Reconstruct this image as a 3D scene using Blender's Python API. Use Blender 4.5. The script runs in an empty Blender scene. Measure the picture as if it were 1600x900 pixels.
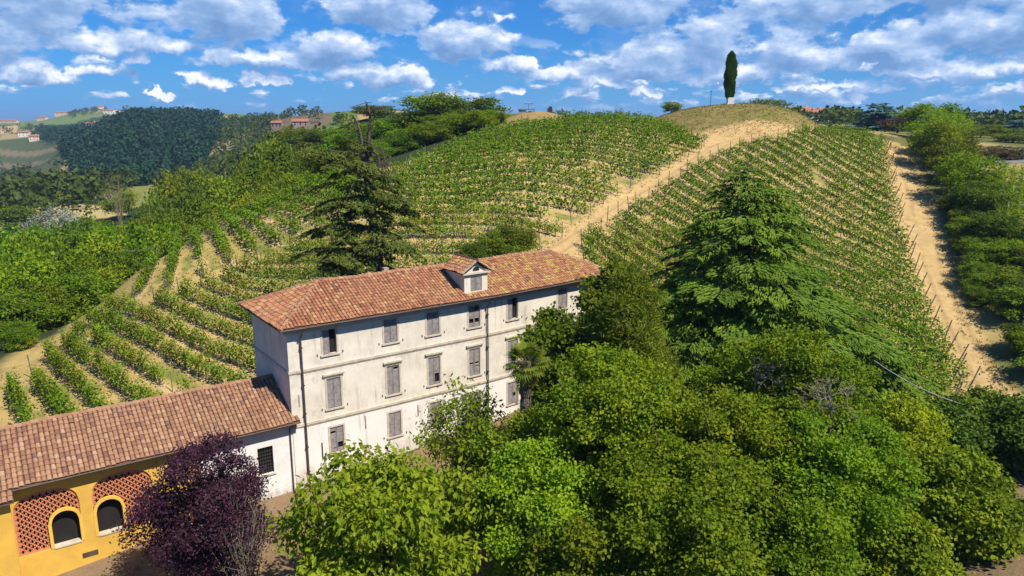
import bpy, math, random
import numpy as np
from mathutils import Vector, Matrix

S = bpy.context.scene
COL = S.collection
R_ = math.radians

# ------------------------------------------------------------------ camera
PITCH = R_(12.58); HC = 24.66; FPX = 1157.0      # lens in pixels of the 1600 wide photograph
cam = bpy.data.cameras.new('camera'); cam.sensor_width = 36.0; cam.lens = 36.0*FPX/1600.0
cam.clip_start = 0.5; cam.clip_end = 40000
camo = bpy.data.objects.new('camera', cam); COL.objects.link(camo)
camo.location = (0, 0, HC); camo.rotation_euler = (math.pi/2-PITCH, 0, 0)
S.camera = camo

# ------------------------------------------------------------------ sun, sky, exposure
SUN_EL = R_(53); SUN_AZ = math.atan2(0.78, -0.62)   # azimuth from +Y towards +X: sun to the right, a little behind the camera
sl = bpy.data.lights.new('sun', 'SUN'); sl.energy = 5.0; sl.angle = R_(0.53); sl.color = (1.0, 0.93, 0.82)
so = bpy.data.objects.new('sun', sl); COL.objects.link(so)
sdir = Vector((math.sin(SUN_AZ)*math.cos(SUN_EL), math.cos(SUN_AZ)*math.cos(SUN_EL), math.sin(SUN_EL)))
so.rotation_euler = sdir.to_track_quat('Z', 'Y').to_euler()
so.location = (60, -20, 90)
S.view_settings.view_transform = 'Standard'; S.view_settings.look = 'None'
S.view_settings.gamma = 1.0; S.view_settings.use_curve_mapping = False
S.view_settings.exposure = 0.72
S.render.engine = 'CYCLES'
S.cycles.max_bounces = 7; S.cycles.diffuse_bounces = 4; S.cycles.glossy_bounces = 2
S.cycles.transmission_bounces = 3; S.cycles.volume_bounces = 0; S.cycles.transparent_max_bounces = 4
S.cycles.use_denoising = True
S.cycles.sample_clamp_indirect = 4.0

class NT:                                           # small node builder
    def __init__(s, tree): s.t = tree; s.n = tree.nodes; s.l = tree.links
    def __call__(s, typ, ins=None, **props):
        nd = s.n.new(typ)
        for k, v in props.items(): setattr(nd, k, v)
        for k, v in (ins or {}).items():
            sock = nd.inputs[k]
            if hasattr(v, 'links') and hasattr(v, 'is_output'): s.l.new(v, sock)
            else: sock.default_value = v
        return nd
    def math(s, op, a, b=0.0, c=0.0, clamp=False):
        nd = s.n.new('ShaderNodeMath'); nd.operation = op; nd.use_clamp = clamp
        for i, v in enumerate((a, b, c)):
            if hasattr(v, 'is_output'): s.l.new(v, nd.inputs[i])
            else: nd.inputs[i].default_value = v
        return nd.outputs[0]
    def vmath(s, op, a, b=(0, 0, 0), c=(0, 0, 0)):
        nd = s.n.new('ShaderNodeVectorMath'); nd.operation = op
        for i, v in enumerate((a, b, c)):
            if hasattr(v, 'is_output'): s.l.new(v, nd.inputs[i])
            else: nd.inputs[i].default_value = v
        return nd.outputs['Value'] if op in ('LENGTH', 'DOT_PRODUCT', 'DISTANCE') else nd.outputs[0]
    def smooth(s, x, lo, hi, a=0.0, b=1.0):
        nd = s.n.new('ShaderNodeMapRange'); nd.interpolation_type = 'SMOOTHSTEP'
        for i, v in enumerate((x, lo, hi, a, b)):
            if hasattr(v, 'is_output'): s.l.new(v, nd.inputs[i])
            else: nd.inputs[i].default_value = v
        return nd.outputs[0]
    def noise(s, vec, scale, detail=3.0, rough=0.55, dims='3D', color=False):
        nd = s.n.new('ShaderNodeTexNoise'); nd.noise_dimensions = dims
        s.l.new(vec, nd.inputs['Vector'])
        nd.inputs['Scale'].default_value = scale; nd.inputs['Detail'].default_value = detail
        nd.inputs['Roughness'].default_value = rough
        return nd.outputs['Color'] if color else nd.outputs['Fac']
    def mix(s, fac, a, b, mode='MIX'):
        nd = s.n.new('ShaderNodeMix'); nd.data_type = 'RGBA'; nd.blend_type = mode
        for key, v in ((0, fac), (6, a), (7, b)):
            if hasattr(v, 'is_output'): s.l.new(v, nd.inputs[key])
            else: nd.inputs[key].default_value = v if key == 0 else (tuple(v)+(1,))[:4]
        return nd.outputs[2]
    def ramp(s, fac, stops):
        nd = s.n.new('ShaderNodeValToRGB'); e = nd.color_ramp.elements
        while len(e) < len(stops): e.new(0.5)
        for el, (p, c) in zip(e, stops): el.position = p; el.color = (tuple(c)+(1,))[:4]
        s.l.new(fac, nd.inputs[0]); return nd.outputs[0]

W = bpy.data.worlds.new('World'); S.world = W; W.use_nodes = True
W.node_tree.nodes.clear()
def build_sky():
    n = NT(W.node_tree)
    sky = n('ShaderNodeTexSky', sky_type='NISHITA', sun_disc=False, sun_elevation=SUN_EL, sun_rotation=SUN_AZ,
            altitude=200.0, air_density=1.0, dust_density=0.6, ozone_density=2.5)
    tc = n('ShaderNodeTexCoord')
    d = tc.outputs['Generated']
    sep = n('ShaderNodeSeparateXYZ', {0: d})
    X, Y, Z = sep.outputs
    az = n.math('MULTIPLY', n.math('ARCTAN2', X, Y), 57.2958)
    el = n.math('MULTIPLY', n.math('ARCSINE', Z), 57.2958)
    ae = n('ShaderNodeCombineXYZ', {0: az, 1: el}).outputs[0]
    # cloud layer seen in perspective: project the direction on a flat layer
    warp = n.noise(ae, 0.55, 4.0, 0.6, color=True)
    wv = n.vmath('SCALE', n.vmath('SUBTRACT', warp, (0.5, 0.5, 0.5)))
    wv.node.inputs['Scale'].default_value = 2.6
    # single heaped clouds: azimuth, elevation of the flat base, half width, height (degrees)
    CL = [(-30.6, 6.6, 3.9, 3.6), (-20.2, 6.2, 4.2, 4.0), (-9.6, 7.2, 3.9, 3.0), (7.8, 7.4, 4.8, 3.0), (21.5, 7.2, 4.2, 2.8), (29.5, 7.4, 4.6, 2.6),
          (-26.5, 4.8, 4.6, 1.1), (-13.0, 4.5, 3.3, 1.8), (-3.4, 5.2, 3.4, 2.3), (-35.0, 3.6, 4.2, 2.0), (-18.0, 4.0, 4.6, 1.1),
          (14.6, 4.7, 2.9, 3.0), (20.0, 4.1, 2.6, 2.4), (10.5, 3.6, 4.8, 2.2), (32.5, 5.0, 6.0, 2.6), (3.6, 3.2, 3.4, 1.0),
          (-33.0, 2.6, 1.0, 0.9), (-30.6, 2.5, 1.3, 0.8), (-22.0, 2.5, 1.3, 0.6), (-25.6, 3.9, 1.1, 0.7), (-16.0, 3.7, 2.4, 0.8), (-11.2, 2.9, 2.6, 1.3), (0.0, 2.0, 1.2, 0.6), (4.6, 1.9, 1.0, 0.5), (9.6, 2.0, 1.5, 0.6), (28.5, 2.9, 3.0, 0.9), (24.2, 1.4, 0.8, 0.6),
          (-32.0, 3.2, 1.2, 0.9), (-28.2, 3.0, 1.7, 0.8), (-17.8, 2.8, 1.5, 0.6), (-8.8, 3.0, 3.0, 1.3), (-22.0, 2.9, 2.0, 0.5),
          (0.2, 3.7, 2.4, 1.1), (7.0, 2.6, 2.4, 0.7), (26.0, 3.9, 5.5, 1.7), (16.0, 2.9, 3.4, 1.1), (33.0, 3.2, 4.8, 1.1), (22.0, 2.2, 3.0, 0.7),
          (-24.5, 1.7, 0.9, 0.35)]
    def field(vec):
        acc = None
        q = n.vmath('ADD', vec, wv)
        for (a, e, hw, h) in CL:
            # rounded top, flat base
            hw *= 1.14; p = n.vmath('MULTIPLY_ADD', q, (1/hw, 1/h, 0), (-a/hw, -(e+0.25*h)/h, 0))
            p = n.vmath('MAXIMUM', p, n.vmath('MULTIPLY', p, (-1, -1.9, 0)))
            L = n.vmath('LENGTH', p)
            acc = L if acc is None else n.math('SMOOTH_MIN', acc, L, 0.25)
        return n.math('SUBTRACT', 1.0, acc)
    sc_ = n.vmath('MULTIPLY', ae, (0.33, 0.62, 1))
    det = n.noise(sc_, 1.0, 8.0, 0.60)
    up_ = n.vmath('ADD', ae, (0.35, 0.75, 0))
    det2 = n.noise(n.vmath('MULTIPLY', up_, (0.33, 0.62, 1)), 1.0, 5.0, 0.58)
    f0 = field(ae); f1 = field(up_)
    def banks(sx, sy, off, det_):
        q = n.vmath('MULTIPLY', n.vmath('ADD', ae, off), (sx, sy, 1))
        return n.noise(q, 1.0, det_, 0.60)
    wl = n.smooth(el, 2.6, 4.2)
    lo1 = banks(0.36, 0.80, (3.0, 0, 5.1), 6.0); lo2 = banks(0.36, 0.80, (3.25, 0.32, 5.1), 4.0)
    hi1 = banks(0.20, 0.40, (9.0, 0, 2.2), 7.0); hi2 = banks(0.20, 0.40, (9.4, 0.75, 2.2), 5.0)
    def blend(p, q): return n.math('ADD', n.math('MULTIPLY', p, n.math('SUBTRACT', 1.0, wl)), n.math('MULTIPLY', q, wl))
    lay = blend(lo1, hi1); lay2 = blend(lo2, hi2)
    # density of the heaped clouds
    dens = n.math('MULTIPLY_ADD', n.math('SUBTRACT', det, 0.5), 2.2, f0)
    dens1 = n.math('MULTIPLY_ADD', n.math('SUBTRACT', det2, 0.5), 2.2, f1)
    cum = n.smooth(dens, -0.04, 0.26)
    # thin flat banks between them, denser low and to the right
    azf = n.smooth(az, -22, 18, -0.05, 0.035)
    bk = n.math('ADD', lay, azf)
    bank = n.math('MULTIPLY', n.math('MULTIPLY', n.smooth(bk, 0.495, 0.585, 0, 0.84), n.smooth(el, 3.8, 6.2, 1.0, 0.12)), n.smooth(el, 0.4, 2.2, 0.05, 1.0))
    cov = n.math('SUBTRACT', 1.0, n.math('MULTIPLY', n.math('SUBTRACT', 1.0, cum), n.math('SUBTRACT', 1.0, bank)))
    # light from above and the right: thinner towards the light = bright top, thicker = grey base
    litc = n.math('MULTIPLY_ADD', n.math('SUBTRACT', dens, dens1), 0.70, 0.42)
    litc = n.math('SUBTRACT', litc, n.smooth(dens, 0.25, 1.3, 0.0, 0.30))
    litb = n.math('MULTIPLY_ADD', n.math('SUBTRACT', lay, lay2), 3.2, 0.42)
    lit = n.mix(cum, n('ShaderNodeCombineXYZ', {0: litb}).outputs[0], n('ShaderNodeCombineXYZ', {0: litc}).outputs[0])
    lit = n('ShaderNodeSeparateXYZ', {0: lit}).outputs[0]
    ccol = n.ramp(lit, [(0.0, (1.5, 3.0, 5.8)), (0.34, (2.6, 4.2, 7.1)), (0.62, (4.8, 6.2, 8.7)), (0.8, (8.6, 9.2, 10.4)), (1.0, (10.8, 10.9, 11.2))])
    # deeper blue of the clear air
    clear = n.mix(1.0, sky.outputs[0], (0.11, 0.50, 1.08), 'MULTIPLY')
    clear = n.mix(n.smooth(el, -1, 7, 0.75, 0.1), clear, (1.5, 4.1, 8.0))
    col = n.mix(cov, clear, ccol)
    bg = n('ShaderNodeBackground', {'Color': col, 'Strength': 0.069})
    out = n('ShaderNodeOutputWorld', {'Surface': bg.outputs[0]})
build_sky()
W.cycles.sampling_method = 'MANUAL'; W.cycles.sample_map_resolution = 512

# ------------------------------------------------------------------ helpers
cp_, sp_ = math.cos(PITCH), math.sin(PITCH)
def ray(u, v):
    u = np.asarray(u, float); v = np.asarray(v, float)
    a = (u-800)/FPX; b = (v-450)/FPX
    return np.stack([a, cp_-b*sp_, -sp_-b*cp_], -1)
def at(u, v, D):                                    # a point seen at (u, v), D metres ahead
    r = ray(u, v); r = r*(D/r[..., 1:2]); r[..., 2] += HC
    return r

def mesh_np(name, verts, faces, mat, parent=None, attrs=None, smooth=False, loc=None, fmat=None):
    """verts (N,3); faces list of int arrays (M,k); attrs {name: (N,) or (N,4)}"""
    verts = np.asarray(verts, np.float32)
    if not isinstance(faces, list): faces = [faces]
    faces = [np.asarray(f, np.int32) for f in faces if len(f)]
    me = bpy.data.meshes.new(name)
    me.vertices.add(len(verts)); me.vertices.foreach_set('co', verts.ravel())
    tot = np.concatenate([np.full(len(f), f.shape[1], np.int32) for f in faces])
    idx = np.concatenate([f.ravel() for f in faces])
    me.loops.add(len(idx)); me.loops.foreach_set('vertex_index', idx)
    me.polygons.add(len(tot))
    st = np.zeros(len(tot), np.int32); st[1:] = np.cumsum(tot)[:-1]
    me.polygons.foreach_set('loop_start', st); me.polygons.foreach_set('loop_total', tot)
    me.polygons.foreach_set('use_smooth', np.full(len(tot), smooth, bool))
    if fmat is not None: me.polygons.foreach_set('material_index', np.asarray(fmat, np.int32))
    for k, a in (attrs or {}).items():
        a = np.asarray(a, np.float32)
        if a.ndim == 1:
            at_ = me.attributes.new(k, 'FLOAT', 'POINT'); at_.data.foreach_set('value', a)
        else:
            at_ = me.attributes.new(k, 'FLOAT_COLOR', 'POINT')
            if a.shape[1] == 3: a = np.concatenate([a, np.ones((len(a), 1), np.float32)], 1)
            at_.data.foreach_set('color', a.ravel())
    me.update(calc_edges=True)
    for m in (mat if isinstance(mat, (list, tuple)) else [mat]): me.materials.append(m)
    o = bpy.data.objects.new(name, me); COL.objects.link(o)
    if parent is not None: o.parent = parent
    if loc is not None: o.location = loc
    return o
def tag(o, label=None, cat=None, group=None, kind=None):
    if label: o['label'] = label
    if cat: o['category'] = cat
    if group: o['group'] = group
    if kind: o['kind'] = kind
    return o
def thing(name, label, cat, loc=(0, 0, 0), rz=0.0, group=None):
    o = bpy.data.objects.new(name, None); COL.objects.link(o)
    o.empty_display_size = 0.2
    o.location = loc; o.rotation_euler = (0, 0, rz)
    return tag(o, label, cat, group)
def dup(root, loc, rz=0.0, label=None, group=None, scale=None):
    r = root.copy(); COL.objects.link(r); r.location = loc; r.rotation_euler = (0, 0, rz)
    if scale is not None: r.scale = scale if hasattr(scale, '__len__') else (scale,)*3
    if label: r['label'] = label
    if group: r['group'] = group
    for ch in root.children:
        c = ch.copy(); COL.objects.link(c); c.parent = r
        for g in ch.children:
            d = g.copy(); COL.objects.link(d); d.parent = c
    return r

class MB:                                           # collects quads / tris for one mesh
    def __init__(s): s.v = []; s.f = []; s.c = []
    def add(s, verts, faces, c=None):
        o = len(s.v); s.v += [tuple(map(float, p)) for p in verts]; s.f += [tuple(i+o for i in f) for f in faces]
        s.c += [c]*len(verts)
    def box(s, lo, hi, fr=None, c=None):
        x0, y0, z0 = lo; x1, y1, z1 = hi
        P = [(x0, y0, z0), (x1, y0, z0), (x1, y1, z0), (x0, y1, z0), (x0, y0, z1), (x1, y0, z1), (x1, y1, z1), (x0, y1, z1)]
        if fr: P = [fr(*p) for p in P]
        s.add(P, [(3, 2, 1, 0), (4, 5, 6, 7), (0, 1, 5, 4), (1, 2, 6, 5), (2, 3, 7, 6), (3, 0, 4, 7)], c)
    def tube(s, pts, rad, n=6, c=None, cap=True):
        pts = [Vector(p) for p in pts]; rad = [rad]*len(pts) if not hasattr(rad, '__len__') else rad
        rings = []; up = Vector((0.13, 0.07, 1))
        V = []; Fc = []
        for i, p in enumerate(pts):
            t = (pts[min(i+1, len(pts)-1)]-pts[max(i-1, 0)]).normalized()
            a = t.cross(up if abs(t.dot(up.normalized())) < 0.95 else Vector((1, 0, 0))).normalized(); b = t.cross(a)
            for k in range(n):
                th = 2*math.pi*k/n
                V.append(p+(a*math.cos(th)+b*math.sin(th))*rad[i])
        for i in range(len(pts)-1):
            for k in range(n):
                k2 = (k+1) % n
                Fc.append((i*n+k, i*n+k2, (i+1)*n+k2, (i+1)*n+k))
        if cap:
            Fc.append(tuple(range(n-1, -1, -1))); Fc.append(tuple((len(pts)-1)*n+k for k in range(n)))
        s.add(V, Fc, c)
    def build(s, name, mat, parent=None, smooth=False, attr=None, loc=None):
        me = bpy.data.meshes.new(name); me.from_pydata(s.v, [], s.f)
        if attr:
            a_ = me.attributes.new(attr, 'FLOAT', 'POINT'); a_.data.foreach_set('value', [0.5 if c is None else c for c in s.c])
        if smooth: me.polygons.foreach_set('use_smooth', [True]*len(me.polygons))
        me.update(); me.materials.append(mat)
        o = bpy.data.objects.new(name, me); COL.objects.link(o)
        if parent is not None: o.parent = parent
        if loc is not None: o.location = loc
        return o

def new_mat(name):
    m = bpy.data.materials.new(name); m.use_nodes = True; m.node_tree.nodes.clear()
    return m, NT(m.node_tree)
ALB = 0.80
def finish(n, col, rough=0.8, bump=None, strength=0.3, dist=0.05, spec=0.3, metallic=0.0):
    col = n.mix(1.0, col, (ALB, ALB, ALB), 'MULTIPLY') if hasattr(col, 'is_output') else tuple(c*ALB for c in col)
    ins = {'Base Color': col if hasattr(col, 'is_output') else (tuple(col)+(1,))[:4], 'Metallic': metallic, 'Specular IOR Level': spec}
    ins['Roughness'] = rough
    p = n('ShaderNodeBsdfPrincipled', ins)
    if bump is not None:
        b = n('ShaderNodeBump', {'Height': bump, 'Strength': strength, 'Distance': dist})
        n.l.new(b.outputs[0], p.inputs['Normal'])
    n('ShaderNodeOutputMaterial', {'Surface': p.outputs[0]})
    return p
def mat_noise(name, c1, c2, scale, rough=0.8, detail=4, bump=0.2, dist=0.02, spec=0.3):
    m, n = new_mat(name)
    tc = n('ShaderNodeTexCoord').outputs['Object']
    f = n.noise(tc, scale, detail, 0.6)
    finish(n, n.mix(n.smooth(f, 0.3, 0.7), c1, c2), rough, f, bump, dist, spec)
    return m

def mat_leaf(name, dark, light, trans=0.35, hue=None, rough=0.55, tcol=None, clump=0.35):
    """leaves: colour by the 'v' attribute of each leaf and by a slow noise over the crown, some light passing through"""
    m, n = new_mat(name)
    v = n('ShaderNodeAttribute', attribute_name='v').outputs['Fac']
    oi = n('ShaderNodeObjectInfo')
    tc = n('ShaderNodeTexCoord').outputs['Object']
    nz = n.noise(tc, clump, 3.0, 0.6)
    f = n.math('ADD', n.math('MULTIPLY', v, 0.6), n.math('MULTIPLY_ADD', nz, 1.3, -0.45), clamp=True)
    col = n.mix(f, dark, light)
    if hue: col = n.mix(n.smooth(n.noise(tc, clump*1.9, 2.0), 0.52, 0.75, 0, hue[1]), col, hue[0])
    rnd = n.math('MULTIPLY_ADD', oi.outputs['Random'], 0.62, 0.68)
    hs = n('ShaderNodeHueSaturation', {'Color': col, 'Value': rnd, 'Hue': n.math('MULTIPLY_ADD', n.math('FRACT', n.math('MULTIPLY', oi.outputs['Random'], 7.31)), 0.045, 0.474)})
    col = hs.outputs[0]
    p = n('ShaderNodeBsdfPrincipled', {'Base Color': col, 'Roughness': rough, 'Specular IOR Level': 0.12})
    tcl = n.mix(1.0, col, tcol or (1.25, 1.35, 0.45), 'MULTIPLY')
    t = n('ShaderNodeBsdfTranslucent', {'Color': tcl})
    mx = n('ShaderNodeMixShader', {0: trans, 1: p.outputs[0], 2: t.outputs[0]})
    n('ShaderNodeOutputMaterial', {'Surface': mx.outputs[0]})
    return m

rng = np.random.default_rng(7)
def vnoise(x, y, scale, seed=0, octaves=4):
    """value noise, numpy, for terrain and masks: about -1..1"""
    out = np.zeros(np.broadcast(x, y).shape); amp = 1.0; tot = 0
    for o in range(octaves):
        xs = x*scale*2**o+17.3*o+seed*7.7; ys = y*scale*2**o-9.1*o+seed*3.3
        xi = np.floor(xs).astype(np.int64); yi = np.floor(ys).astype(np.int64)
        fx = xs-xi; fy = ys-yi; fx = fx*fx*(3-2*fx); fy = fy*fy*(3-2*fy)
        def h(a, b):
            q = (a*374761393+b*668265263+seed*974711) & 0x7fffffff
            q = ((q ^ (q >> 13))*1274126177) & 0x7fffffff
            return ((q ^ (q >> 16)) & 0xffff)/32767.5-1
        v = (h(xi, yi)*(1-fx)+h(xi+1, yi)*fx)*(1-fy)+(h(xi, yi+1)*(1-fx)+h(xi+1, yi+1)*fx)*fy
        out += v*amp; tot += amp; amp *= 0.5
    return out/tot
def sstep(x, a, b):
    t = np.clip((x-a)/(b-a), 0, 1); return t*t*(3-2*t)
def in_poly(x, y, poly):
    poly = np.asarray(poly); ins = np.zeros(np.shape(x), bool); j = len(poly)-1
    for i in range(len(poly)):
        xi, yi = poly[i]; xj, yj = poly[j]
        c = ((yi > y) != (yj > y)) & (x < (xj-xi)*(y-yi)/(yj-yi+1e-12)+xi)
        ins ^= c; j = i
    return ins
def seg_dist(x, y, pl):
    """distance to a polyline"""
    best = np.full(np.shape(x), 1e9)
    for (x0, y0), (x1, y1) in zip(pl[:-1], pl[1:]):
        dx, dy = x1-x0, y1-y0; L = dx*dx+dy*dy+1e-9
        t = np.clip(((x-x0)*dx+(y-y0)*dy)/L, 0, 1)
        best = np.minimum(best, np.hypot(x-x0-t*dx, y-y0-t*dy))
    return best

# ------------------------------------------------------------------ terrain
# control points of the land: (x, y, z) near the buildings, and sighted points (u, v, distance)
CP = [(-14, 45, 0), (-6, 51, .5), (-23, 38, -.7), (-27, 34.5, -1.2), (-32, 28, -1.4), (-36, 40, 1.2), (-20, 55, 2.0), (-10, 63, 4.6), (2, 69, 7.2), (1.5, 58, 1.8), (9, 64, 4.6),
      (10, 50, 3.0), (14, 40, 2.3), (4, 38, 1.2), (20, 30, 2.4), (0, 30, .3), (-10, 32, -.3), (30, 30, 3.2), (-15, 20, -.6), (10, 18, .5), (30, 12, 2.0), (-30, 12, -1),
      (-55, 45, 1.0), (-62, 75, 0.0), (-62, 105, -6), (-45, 118, 2.0), (-30, 140, 12), (-90, 160, -14), (-150, 210, -17), (-60, 200, -6), (-100, 60, -5),
      (45, 40, 5.2), (60, 60, 9), (60, 25, 4)]
SP = [(0, 640, 55), (71, 574, 64), (140, 505, 77), (215, 425, 86), (300, 375, 96), (340, 350, 101), (480, 290, 111), (600, 250, 117), (780, 205, 127),
      (900, 190, 130), (1000, 191, 133), (700, 300, 100), (700, 240, 116), (640, 380, 85), (400, 420, 84), (300, 500, 72), (500, 350, 93),
      (850, 385, 85), (900, 330, 97), (1000, 270, 112), (1090, 225, 125), (1145, 212, 134), (1240, 205, 134), (1040, 200, 140), (1145, 203, 150), (1145, 205, 170),
      (920, 380, 86), (1390, 225, 130), (1300, 300, 104), (1420, 320, 100), (1440, 400, 85), (1500, 520, 66), (1560, 610, 54), (1590, 800, 37), (1470, 865, 35),
      (1150, 450, 75), (1250, 380, 88), (1350, 420, 80),
      (1560, 258, 118), (1600, 262, 112), (1590, 310, 96), (1600, 480, 70), (1600, 580, 57), (1500, 215, 180), (1350, 205, 200), (1250, 204, 260), (1600, 205, 300),
      (1270, 188, 520), (1400, 199, 700), (1600, 196, 1500), (1200, 196, 1500), (900, 189, 1600), (1050, 197, 900), (850, 205, 300),
      (220, 295, 400), (50, 330, 280), (120, 300, 360), (300, 300, 330), (400, 270, 260), (500, 235, 210), (600, 178, 330), (680, 195, 190), (800, 203, 165), (560, 205, 260),
      (450, 192, 660), (460, 235, 560), (380, 205, 760), (250, 183, 870), (330, 192, 850), (160, 195, 900), (100, 240, 750), (200, 270, 600), (300, 265, 560), (60, 262, 800), (0, 215, 1100),
      (0, 250, 950), (110, 203, 1400), (190, 172, 1900), (120, 176, 1950), (60, 190, 1900), (0, 191, 1900), (260, 196, 2000), (560, 196, 1500)]
P3 = np.array(CP+[tuple(at(u, v, D)) for u, v, D in SP])
for az_ in (-1.2, -0.9, -0.75, 0.75, 0.9, 1.2):
    for r_, z_ in ((8, 0), (30, 0 if az_ < 0 else 3), (100, -6 if az_ < 0 else 12), (400, -14 if az_ < 0 else 20), (1500, 15)):
        P3 = np.vstack([P3, (r_*math.sin(az_), r_*math.cos(az_), z_)])
for az_ in np.linspace(-1.2, 1.2, 9):
    for r_, z_ in ((4000, 4), (12000, -20)):
        P3 = np.vstack([P3, (r_*math.sin(az_), r_*math.cos(az_), z_)])
def tps_uv(x, y):
    return np.stack([np.clip(np.arctan2(x, y), -1.25, 1.25)*2.2, np.log(np.maximum(np.hypot(x, y), 6.0))], -1)
def tps_fit(Q, z, lam):
    n = len(Q); d2 = ((Q[:, None]-Q[None])**2).sum(-1)
    K = 0.5*d2*np.log(d2+1e-12); A = np.zeros((n+3, n+3))
    A[:n, :n] = K+lam*np.eye(n); A[:n, n] = 1; A[:n, n+1:] = Q; A[n, :n] = 1; A[n+1:, :n] = Q.T
    return np.linalg.solve(A, np.concatenate([z, np.zeros(3)]))
def tps_eval(Q, w, P):
    shp = P.shape[:-1]; P = P.reshape(-1, 2); out = np.empty(len(P))
    for i in range(0, len(P), 20000):
        p = P[i:i+20000]; d2 = ((p[:, None]-Q[None])**2).sum(-1)
        out[i:i+20000] = (0.5*d2*np.log(d2+1e-12))@w[:-3]+w[-3]+p@w[-2:]
    return out.reshape(shp)
Qt = tps_uv(P3[:, 0], P3[:, 1]); Wt = tps_fit(Qt, P3[:, 2], 1e-4)
MOUND = at(1145, 190, 148.0)[:2]; KNOLL = at(824, 200, 140.0)[:2]
def ground_raw(x, y):
    x = np.asarray(x, float); y = np.asarray(y, float)
    z = tps_eval(Qt, Wt, tps_uv(x, y))
    r = np.hypot(x, y)
    # the mound that carries the cypress: a dome with a short steep foot
    dx, dy = x-MOUND[0], y-MOUND[1]
    rr = np.hypot(dx/16.2, dy/16.2)
    dome = 4.9*np.clip(1-rr**2.2, 0, 1)**0.85
    z = z+dome
    # the ruin's knoll
    kr = np.hypot((x-KNOLL[0])/7.0, (y-KNOLL[1])/6.0)
    z = z+1.9*np.clip(1-kr**2, 0, 1)
    # unevenness
    z = z+vnoise(x, y, 0.11, 3)*0.16*sstep(r, 20, 60)
    z = z+vnoise(x, y, 0.006, 5)*7.0*sstep(r, 250, 700)
    return z
def ground(x, y): return ground_raw(x, y)
def gz(x, y): return float(ground_raw(np.array([x]), np.array([y]))[0])
def hit(u, v, D0=20, D1=600):
    """where the line of sight (u, v) meets the land"""
    D = np.geomspace(D0, D1, 900); r = ray(u, v); P = r*(D/r[1])[:, None]; P[:, 2] += HC
    b = P[:, 2] <= ground_raw(P[:, 0], P[:, 1])
    return P[int(np.argmax(b)) if b.any() else -1]
def plan(px, D0=20, D1=600): return np.array([hit(u, v, D0, D1)[:2] for u, v in px])

# ------------------------------------------------------------------ vineyard plan: blocks, rows
POLY_A = plan([(2, 690), (6, 632), (43, 599), (71, 574), (95, 549), (120, 527), (134, 510), (163, 496), (170, 472), (187, 489), (230, 482), (290, 462), (340, 440), (400, 420), (470, 385),
               (530, 352), (606, 275), (690, 240), (780, 208), (860, 198), (900, 193), (1000, 192), (1034, 200), (1064, 212), (1096, 227), (1085, 242), (1055, 255), (1000, 285), (950, 312), (900, 345), (845, 390)])
POLY_A = np.vstack([POLY_A, [(4, 71), (-12, 63.5), (-19, 56), (-22, 51), (-30, 46), (-34, 43)]])
POLY_B = plan([(222, 425), (188, 474), (228, 470), (275, 452), (325, 430), (385, 410), (455, 380), (520, 345), (600, 268), (480, 292), (340, 352), (300, 378)])
POLY_D = plan([(905, 388), (960, 345), (1022, 307), (1089, 264), (1150, 233), (1190, 228), (1225, 221), (1255, 208), (1330, 208), (1388, 222), (1386, 234), (1383, 262), (1392, 310), (1407, 370), (1427, 450), (1460, 530), (1500, 605)])
POLY_D = np.vstack([POLY_D, [(31, 50), (26, 60), (16, 66), (9, 71)]])
PATH_MID = plan([(830, 398), (850, 386), (950, 311), (1060, 252), (1092, 222), (1105, 208), (1250, 204), (1240, 209), (1185, 215), (1089, 266), (1022, 309), (900, 402)])
PATH_RIGHT = plan([(1393, 228), (1387, 260), (1397, 310), (1412, 370), (1432, 450), (1468, 530), (1508, 605), (1545, 640), (1600, 740), (1640, 720), (1580, 615), (1556, 590), (1500, 480), (1480, 400), (1465, 330), (1440, 290), (1425, 232)])
PATH_LEFT = plan([(0, 590), (70, 535), (140, 488), (190, 440), (215, 420), (300, 372), (330, 352), (345, 356), (225, 428), (172, 472), (168, 494), (120, 530), (70, 577), (0, 640)])
YARD = np.array([(-13, 47), (0, 57), (10, 66), (14, 60), (10, 40), (0, 32), (-12, 26), (-30, 20), (-45, 20), (-36, 34), (-15, 48.5)])

def fit_phi(samples, spacing, cubic=False):
    A = []; b = []
    sc = 50.0
    for (p, q) in samples:
        P = hit(*p)[:2]; Q = hit(*q)[:2]; d = (Q-P)/np.linalg.norm(Q-P)
        nrm = np.array([-d[1], d[0]])
        if nrm[1] < 0 and abs(nrm[1]) > abs(nrm[0]): nrm = -nrm
        if abs(nrm[0]) >= abs(nrm[1]) and nrm[0] < 0: nrm = -nrm
        m = (P+Q)/2; x, y = m[0]/sc, (m[1]-85)/sc
        gx = np.array([1, 0, 2*x, y, 0, 3*x*x, 2*x*y, y*y, 0])/sc; gy = np.array([0, 1, 0, x, 2*y, 0, x*x, 2*x*y, 3*y*y])/sc
        A += [(gx*d[0]+gy*d[1])*2.2, gx*nrm[0]+gy*nrm[1]]; b += [0, 1/spacing]
    for k_ in range(2, 9): A.append(np.eye(9)[k_]*(.0003 if k_ < 5 else .0015 if cubic else 9.0)); b.append(0)
    c = np.linalg.lstsq(np.array(A), np.array(b), rcond=None)[0]
    def phi(x, y):
        x = x/sc; y = (y-85)/sc
        return c[0]*x+c[1]*y+c[2]*x*x+c[3]*x*y+c[4]*y*y+c[5]*x**3+c[6]*x*x*y+c[7]*x*y*y+c[8]*y**3
    def grad(x, y):
        x = x/sc; y = (y-85)/sc
        return np.array([c[0]+2*c[2]*x+c[3]*y+3*c[5]*x*x+2*c[6]*x*y+c[7]*y*y, c[1]+c[3]*x+2*c[4]*y+c[6]*x*x+2*c[7]*x*y+3*c[8]*y*y])/sc
    return phi, grad
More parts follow.
